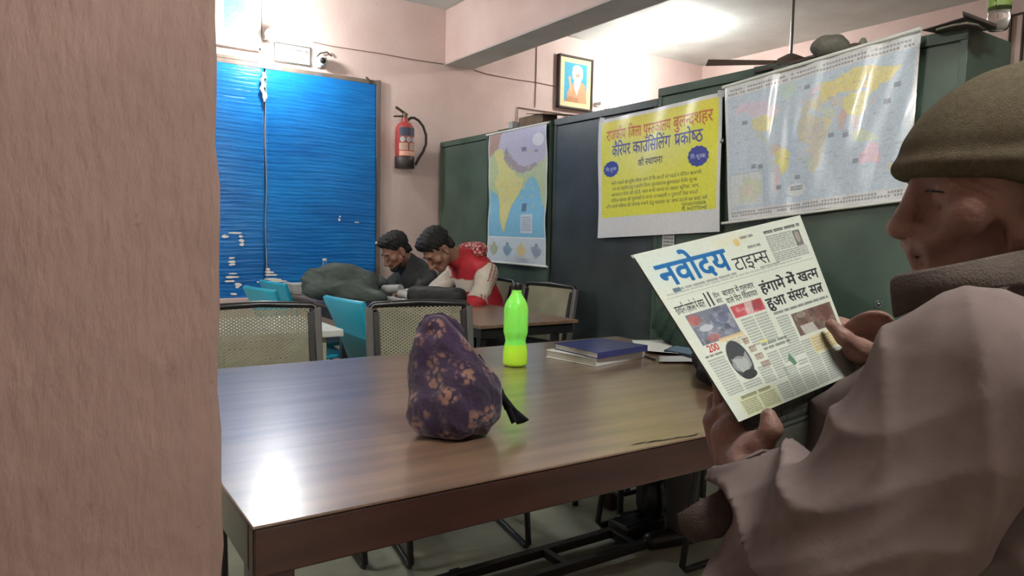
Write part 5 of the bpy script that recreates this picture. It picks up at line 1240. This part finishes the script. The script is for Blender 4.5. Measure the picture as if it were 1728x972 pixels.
cv.text('टाइ<मस', .475, .186, .225, .062, K_, .0); cv.lines(.10, .19, .47, .2, 1, G_, .6, .9, .05); cv.lines(.62, .196, .75, .203, 1, G_, .6, .9, .03); cv.rect(.085, .185, .125, .205, (90, 110, 120))
cv.rect(.03, .225, .98, .227, G_, .6); cv.lines(.04, .206, .9, .213, 1, G_, .35, .9, .04)
cv.ell(.55, .055, .018, .018, (196, 150, 70), .7); cv.rect(.42, .02, .62, .06, (200, 190, 150), .3); cv.lines(.58, .035, .66, .045, 1, K_, .6, .9, .04); cv.lines(.6, .085, .68, .096, 1, K_, .6, .9, .03)
cv.lines(.73, .036, .97, .05, 1, K_, .8, .9, .05); cv.lines(.73, .062, .90, .145, 8, G_, .6, .55, .03); cv.lines(.73, .148, .965, .2, 5, G_, .6, .55, .03); cv.rect(.905, .065, .955, .145, (110, 108, 106)); cv.ell(.93, .1, .015, .028, (150, 140, 132))
cv.text('राजधानी ए<कसप/ेस में बवाल', .035, .312, .172, .04, K_, .014); cv.text('11', .215, .315, .05, .062, K_, .05); cv.text('िदन', .275, .283, .035, .02, K_, .01); cv.text('बाद', .275, .313, .035, .02, K_, .01)
cv.text('बाजार में गुलजार', .33, .288, .20, .026, K_, .012); cv.text('वाले िदन िशकायत', .33, .33, .20, .026, K_, .012)
cv.text('हंगामे', .56, .332, .165, .050, K_, .03); cv.text('में', .745, .332, .06, .050, K_, .03); cv.text('ख<तम', .825, .332, .145, .050, K_, .03)
cv.text('हुआ', .555, .418, .13, .050, K_, .03); cv.text('संसद', .71, .418, .135, .050, K_, .03); cv.text('सत/', .87, .418, .095, .050, K_, .03)
cv.rect(.66, .455, .98, .462, (140, 140, 136), .5); cv.lines(.57, .448, .975, .462, 1, G_, .8, .95, .05)
def photo(u0, v0, u1, v1, cols, n=60, sz=.03):
    cv.rect(u0, v0, u1, v1, cols[0])
    for i in range(n):
        a, b2 = rng.uniform(u0+sz*.4, u1-sz*.4), rng.uniform(v0+sz*.4, v1-sz*.4); r1 = min(sz*rng.uniform(.2, 1), a-u0, u1-a); r2 = min(sz*rng.uniform(.2, 1), b2-v0, v1-b2)
        cv.ell(a, b2, r1, r2, cols[rng.integers(len(cols))], .6)
photo(.065, .325, .32, .50, [(110, 112, 124), (80, 84, 98), (140, 140, 150), (90, 96, 120), (150, 150, 156)], 70); cv.ell(.10, .36, .035, .03, (180, 96, 84), .7); cv.ell(.14, .415, .04, .018, (176, 180, 184), .9); cv.ell(.15, .475, .04, .02, (170, 90, 84), .6)
cv.text('200', .078, .545, .07, .036, (170, 60, 56), .03); cv.rect(.17, .49, .33, .512, (206, 178, 130), .8); cv.lines(.2, .515, .34, .56, 3, (120, 96, 70), .4, .5, .03)
photo(.33, .348, .535, .415, [(178, 80, 84), (160, 60, 66), (196, 140, 140), (140, 70, 74)], 30); cv.poly([(.42, .35), (.47, .35), (.455, .414), (.41, .414)], (196, 190, 186), .7)
cv.ell(.225, .645, .068, .125, (66, 68, 70)); cv.ell(.215, .665, .052, .05, (150, 152, 148), .8); cv.poly([(.17, .62), (.24, .64), (.28, .60), (.28, .69), (.2, .72)], (170, 172, 168), .7, .006); cv.ell(.235, .74, .05, .03, (54, 56, 58))
for i in range(4): cv.lines(.30+i*.012, .53+i*.055, .335+i*.02, .57+i*.055, 1, (120, 84, 70), .7, .9, .02)
cv.lines(.04, .56, .15, .57, 1, K_, .7, .9, .04)
for u0, v0, u1, v1 in ((.04, .585, .145, .83), (.35, .43, .435, .60), (.445, .43, .53, .60), (.30, .72, .385, .84), (.57, .48, .655, .74), (.40, .66, .48, .84), (.49, .66, .57, .76), (.66, .66, .75, .98), (.76, .78, .85, .98), (.86, .78, .97, .98), (.36, .87, .45, .985), (.46, .78, .55, .985), (.56, .82, .65, .985), (.16, .78, .28, .83), (.58, .77, .65, .81)):
    cv.lines(u0, v0, u1, v1, int((v1-v0)/.0155), G_, .5, .5, .016)
photo(.675, .487, .975, .63, [(104, 86, 76), (74, 62, 58), (150, 140, 130), (90, 70, 66), (120, 96, 84)], 60, .035); cv.ell(.9, .54, .06, .05, (96, 60, 56), .6)
for i in range(5): cv.poly([(.70+i*.02, .57), (.72+i*.02, .57), (.74+i*.02, .63), (.72+i*.02, .63)], (196, 196, 190), .7)
cv.rect(.73, .65, .93, .765, (200, 188, 150)); cv.lines(.74, .665, .92, .76, 5, (140, 116, 80), .5, .55, .04)
cv.lines(.40, .595, .59, .61, 1, K_, .6, .9, .05); cv.lines(.40, .622, .59, .637, 1, K_, .6, .9, .05); cv.poly([(.52, .74), (.545, .70), (.57, .78), (.545, .79)], (90, 120, 100), 1); cv.rect(.40, .575, .45, .59, (206, 196, 120))
cv.rect(.075, .85, .345, .995, (196, 196, 160)); cv.lines(.10, .852, .32, .872, 1, (96, 96, 70), .8, .9, .08); cv.lines(.085, .885, .20, .985, 7, (110, 112, 90), .7, .5, .025); cv.lines(.215, .885, .335, .985, 7, (110, 112, 90), .7, .5, .025)
cv.grain(.012, 4)
nt_ = thing('newspaper', 'Hindi newspaper with a blue masthead held open by the old man', 'newspaper', tuple(float(q) for q in page(np.float64(.5), np.float64(1.))))
sheet('front_page', cv, lambda U, V: page(U, V), 'newsprint', nt_)
cv2 = Canvas(160, 200, (112, 112, 102)); cv2.rect(0, 0, 1, .30, (62, 64, 60)); cv2.lines(.05, .05, .95, .28, 3, (120, 120, 112), .6, .7, .1); cv2.rect(0, .34, 1, .37, (60, 62, 60)); cv2.lines(.1, .42, .5, .95, 14, (88, 88, 82), .3, .5, .05)
def page2(U, V):
    P4 = [D(1250, 706, .945), D(1450, 622, 1.16), D(1430, 790, 1.10), D(1300, 800, .98)]
    a = [sum(w_*P4[i][k] for i, w_ in enumerate(((1-U)*(1-V), U*(1-V), U*V, (1-U)*V))) for k in range(3)]
    return tuple(a)
sheet('back_page', cv2, page2, 'newsprint', nt_)
mb = MB()                # second leaf showing as a thin edge behind the front page
vs = []
for i in range(13):
    v = i/12; a = np.array([float(q) for q in page(np.float64(-.012), np.float64(v), .006)]); c = np.array([float(q) for q in page(np.float64(.3), np.float64(v), .010)]); vs += [a, c]
mb.add(vs, [(2*i, 2*i+2, 2*i+3, 2*i+1) for i in range(12)]); mb.build('inner_leaf', 'greypaper', nt_, smooth=True)

# ---------------------------------------------------------------- seated students
def student(Hc, fwd, pitch, jacket, label, sh, hips, hands_t, colfn=None, hairs=1.0, beard=False, nose=1.0, sc=1.0, vox=.006, headhid=False):
    fwd = _n([fwd[0], fwd[1], 0]); fr = frame(fwd, pitch); rt = fr[0]; rt0 = np.cross(fwd, UP)
    Hc, sh, hips = np.array(Hc, float), np.array(sh, float), np.array(hips, float)
    t = thing('person', label, 'person', (hips[0], hips[1], 0))
    B = Body(); L = head_prims(B, Hc, fr, sc, nose, False, sh+UP*.03)
    K = Body(); T = Body(); ells = []
    B.cap(sh, hips, .1, .12, .05)
    K.cap(sh+rt0*.15, sh-rt0*.15, .075, .075, .06); K.cap(sh, hips+UP*.04, .13, .155, .06); K.cap(sh+UP*.04, sh+(Hc-sh)*.60-fwd*.035, .078, .070, .04)
    for s_, hw in ((1, hands_t[0]), (-1, hands_t[1])):
        S_ = sh+rt0*s_*.19-UP*.02; hw = np.array(hw, float); mid = (S_+hw)/2; E_ = mid-UP*.13+rt0*s_*.07-fwd*.02; ells.append((S_, E_, hw))
        wr = hw+_n(E_-hw)*.07
        B.chain([S_, E_, wr], [.045, .038, .026], .02)
        y_ = _n(hw-E_); z_ = _n(UP-y_*np.dot(UP, y_)); x_ = np.cross(y_, z_)*(-s_)
        hand_prims(B, wr, y_, x_, z_, [(.2, .5, .4)]*4, .8, None, .95)
        K.chain([S_, E_, hw+_n(E_-hw)*.06], [.068, .060, .042], .03)
        hp = hips+rt0*s_*.1-UP*.03; kn_ = hp+fwd*.42; kn_[2] = .49; an = np.array([kn_[0], kn_[1], .1])
        B.chain([hp, kn_, an], [.08, .055, .04], .03); T.chain([hp, kn_, an], [.095, .072, .06], .03)
        F = Body(); a = np.array([kn_[0], kn_[1], .042]); F.cap(a-fwd*.05, a+fwd*.14, .04, .034, .02); F.cut((0, 0, .001), -UP, .004); F.build('shoe', 'shoe', .009, t)
    B.build('body', 'skin', vox*.72, t)
    K.build('jacket', jacket, vox*1.1, t, disp=lambda X: .004*np.sin(X[:, 0]*45+3*np.sin(X[:, 2]*17)+X[:, 2]*38)+.003*np.sin(X[:, 1]*52+X[:, 2]*33), colfn=(lambda P: colfn(P, ells, sh, hips, Hc, fwd, rt0)) if colfn else None)
    T.build('trousers', 'trousers', vox*1.8, t)
    A = np.array(fr); Hh = Body(); LL = lambda x, y, z: Hc+(fr[0]*x+fr[1]*y+fr[2]*z)*sc
    Hh.ell(LL(0, -.022, .06), np.array([.084, .105, .088*hairs])*sc, A, .02); Hh.ell(LL(0, .045, .105), np.array([.06, .055, .036*hairs])*sc, A, .03); Hh.cap(LL(-.05, -.07, -.02), LL(.05, -.07, -.02), .03*sc, .03*sc, .03)
    Hh.ell(LL(0, .105, .015), np.array([.075, .05, .062])*sc, A, .015, -1)
    for s_ in (-1, 1): Hh.ell(LL(s_*.085, .0, -.02), np.array([.02, .032, .05])*sc, A, .01, -1)
    Hh.build('hair', 'hair', vox*.7, t, disp=lambda X: .003*np.sin(X[:, 0]*130+X[:, 2]*90)*np.sin(X[:, 1]*120)+.002*np.sin(X[:, 2]*210+X[:, 0]*80))
    if beard:
        Bb = Body(); 
        for s_ in (-1, 1): Bb.cap(LL(s_*.063, .0, -.045), LL(s_*.03, .068, -.098), .0125*sc, .017*sc, .02)
        Bb.cap(LL(-.02, .076, -.108), LL(.02, .076, -.108), .021*sc, .021*sc, .02); Bb.cap(LL(-.022, .09, -.066), LL(.022, .09, -.066), .006*sc, .006*sc, .01)
        Bb.build('beard', 'hair', vox*.6, t)
    for s_ in (-1, 1):
        MB().tube([LL(s_*.014, .0985, .021), LL(s_*.032, .098, .027), LL(s_*.05, .086, .021)], [.003, .0045, .002], 6).build('eyebrow', 'hair', t, smooth=True)
    return t
H1 = D(668, 424, 5.15); fw1 = (-1, -.08)
student(H1, fw1, .55, 'grey_jacket', 'bearded student in a charcoal jacket bending over the desk below the fire extinguisher', (H1[0]+.17, H1[1]+.02, H1[2]-.19), (2.52, H1[1]+.03, .56),
        ((H1[0]-.30, H1[1]+.16, .80), (H1[0]-.28, H1[1]-.16, .80)), beard=True)
H2 = D(739, 421, 4.62); fw2 = (-1, -.05)
def redwhite(P, ells, sh, hips, Hc, fwd, rt0):
    c = np.tile(np.array([172, 34, 44.]), (len(P), 1)); w = np.array([200, 190, 176.])
    for S_, E_, hw in ells:
        ab = E_-S_; q = ((P-S_)@ab)/(ab@ab); d = np.linalg.norm(P-S_-np.clip(q, 0, 1)[:, None]*ab, axis=1); m = (d < .078) & (q > -.32) & (q < .86)
        out = (P-sh)@(rt0*np.sign((S_-sh)@rt0)); m &= out > .10
        c[m] = w
        ang = (P-S_)@_n(np.cross(ab, rt0)); 
        for k_ in (-.026, 0, .026): c[m & (np.abs(ang-k_) < .0042)] = (150, 40, 46)
    ch_ = (P-sh)@fwd; zz = P[:, 2]-sh[2]; m = (ch_ > .03) & (zz < -.06) & (zz > -.14); c[m] = w
    hd_ = np.linalg.norm(P-(sh-fwd*.05+UP*.08), axis=1) < .10; fl_ = np.sin(P[:, 0]*160)*np.sin(P[:, 1]*150)*np.sin(P[:, 2]*170) > .15; c[hd_ & fl_] = (190, 160, 150)
    return c
p2_ = student(H2, fw2, .85, 'jacket_cols', 'student in a red and white striped jacket leaning low over the desk', (H2[0]+.27, H2[1]+.02, H2[2]-.135), (2.56, H2[1]+.02, .56),
        ((H2[0]-.18, H2[1]+.14, .80), (H2[0]-.05, H2[1]-.20, .80)), redwhite, sc=1.03)
kb = Body(); hc = np.array([H2[0]+.24, H2[1]+.02, H2[2]-.01])
for a in np.linspace(-1.2, 1.2, 7): kb.ell(hc+np.array([.07*math.cos(a), .11*math.sin(a), .02*math.cos(a)]), (.045, .045, .042), k=.03)
def hcol(P):
    c = np.tile(np.array([170, 60, 60.]), (len(P), 1)); m = np.sin(P[:, 0]*150)*np.sin(P[:, 1]*140+1)*np.sin(P[:, 2]*150) > .1; c[m] = (206, 178, 170)
    m = np.sin(P[:, 0]*110+2)*np.sin(P[:, 1]*120)*np.sin(P[:, 2]*100+1) > .35; c[m] = (110, 30, 36); return c
kb.build('hood', 'jacket_cols', .006, p2_, colfn=hcol)
# person behind the newspaper: only the green sleeve shows
H3 = D(1262, 470, 3.0)
EL3 = D(1128, 548, 2.95)
t = student(H3, (-1, .15), .95, 'green_knit', 'person in a dark green knitted sweater bent over the table end behind the newspaper', (2.55, 1.93, 1.0), (2.50, 1.9, .54),
        ((2.16, 1.80, .80), (2.12, 1.62, .80)), sc=.98)
kb = Body(); a = D(1210, 500, 3.0); e = D(1132, 545, 2.95); h_ = D(1172, 588, 2.84)
kb.chain([a, e, h_], [.075, .07, .045], .03)
kb.build('sleeve', 'green_knit', .005, t, disp=lambda X: .005*np.sin(np.linalg.norm(X-D(1215, 590, 2.9), axis=1)*190))
HB = Body(); y_ = _n(D(1190, 598, 2.80)-h_); z_ = _n(UP-y_*np.dot(UP, y_)); hand_prims(HB, D(1166, 586, 2.85), y_, np.cross(y_, z_), z_, [(.3, .6, .5)]*4, .8, None, .9)
HB.build('hand', 'skin', .004, t)

for o in bpy.data.objects:
    if '_local' in o: del o['_local']
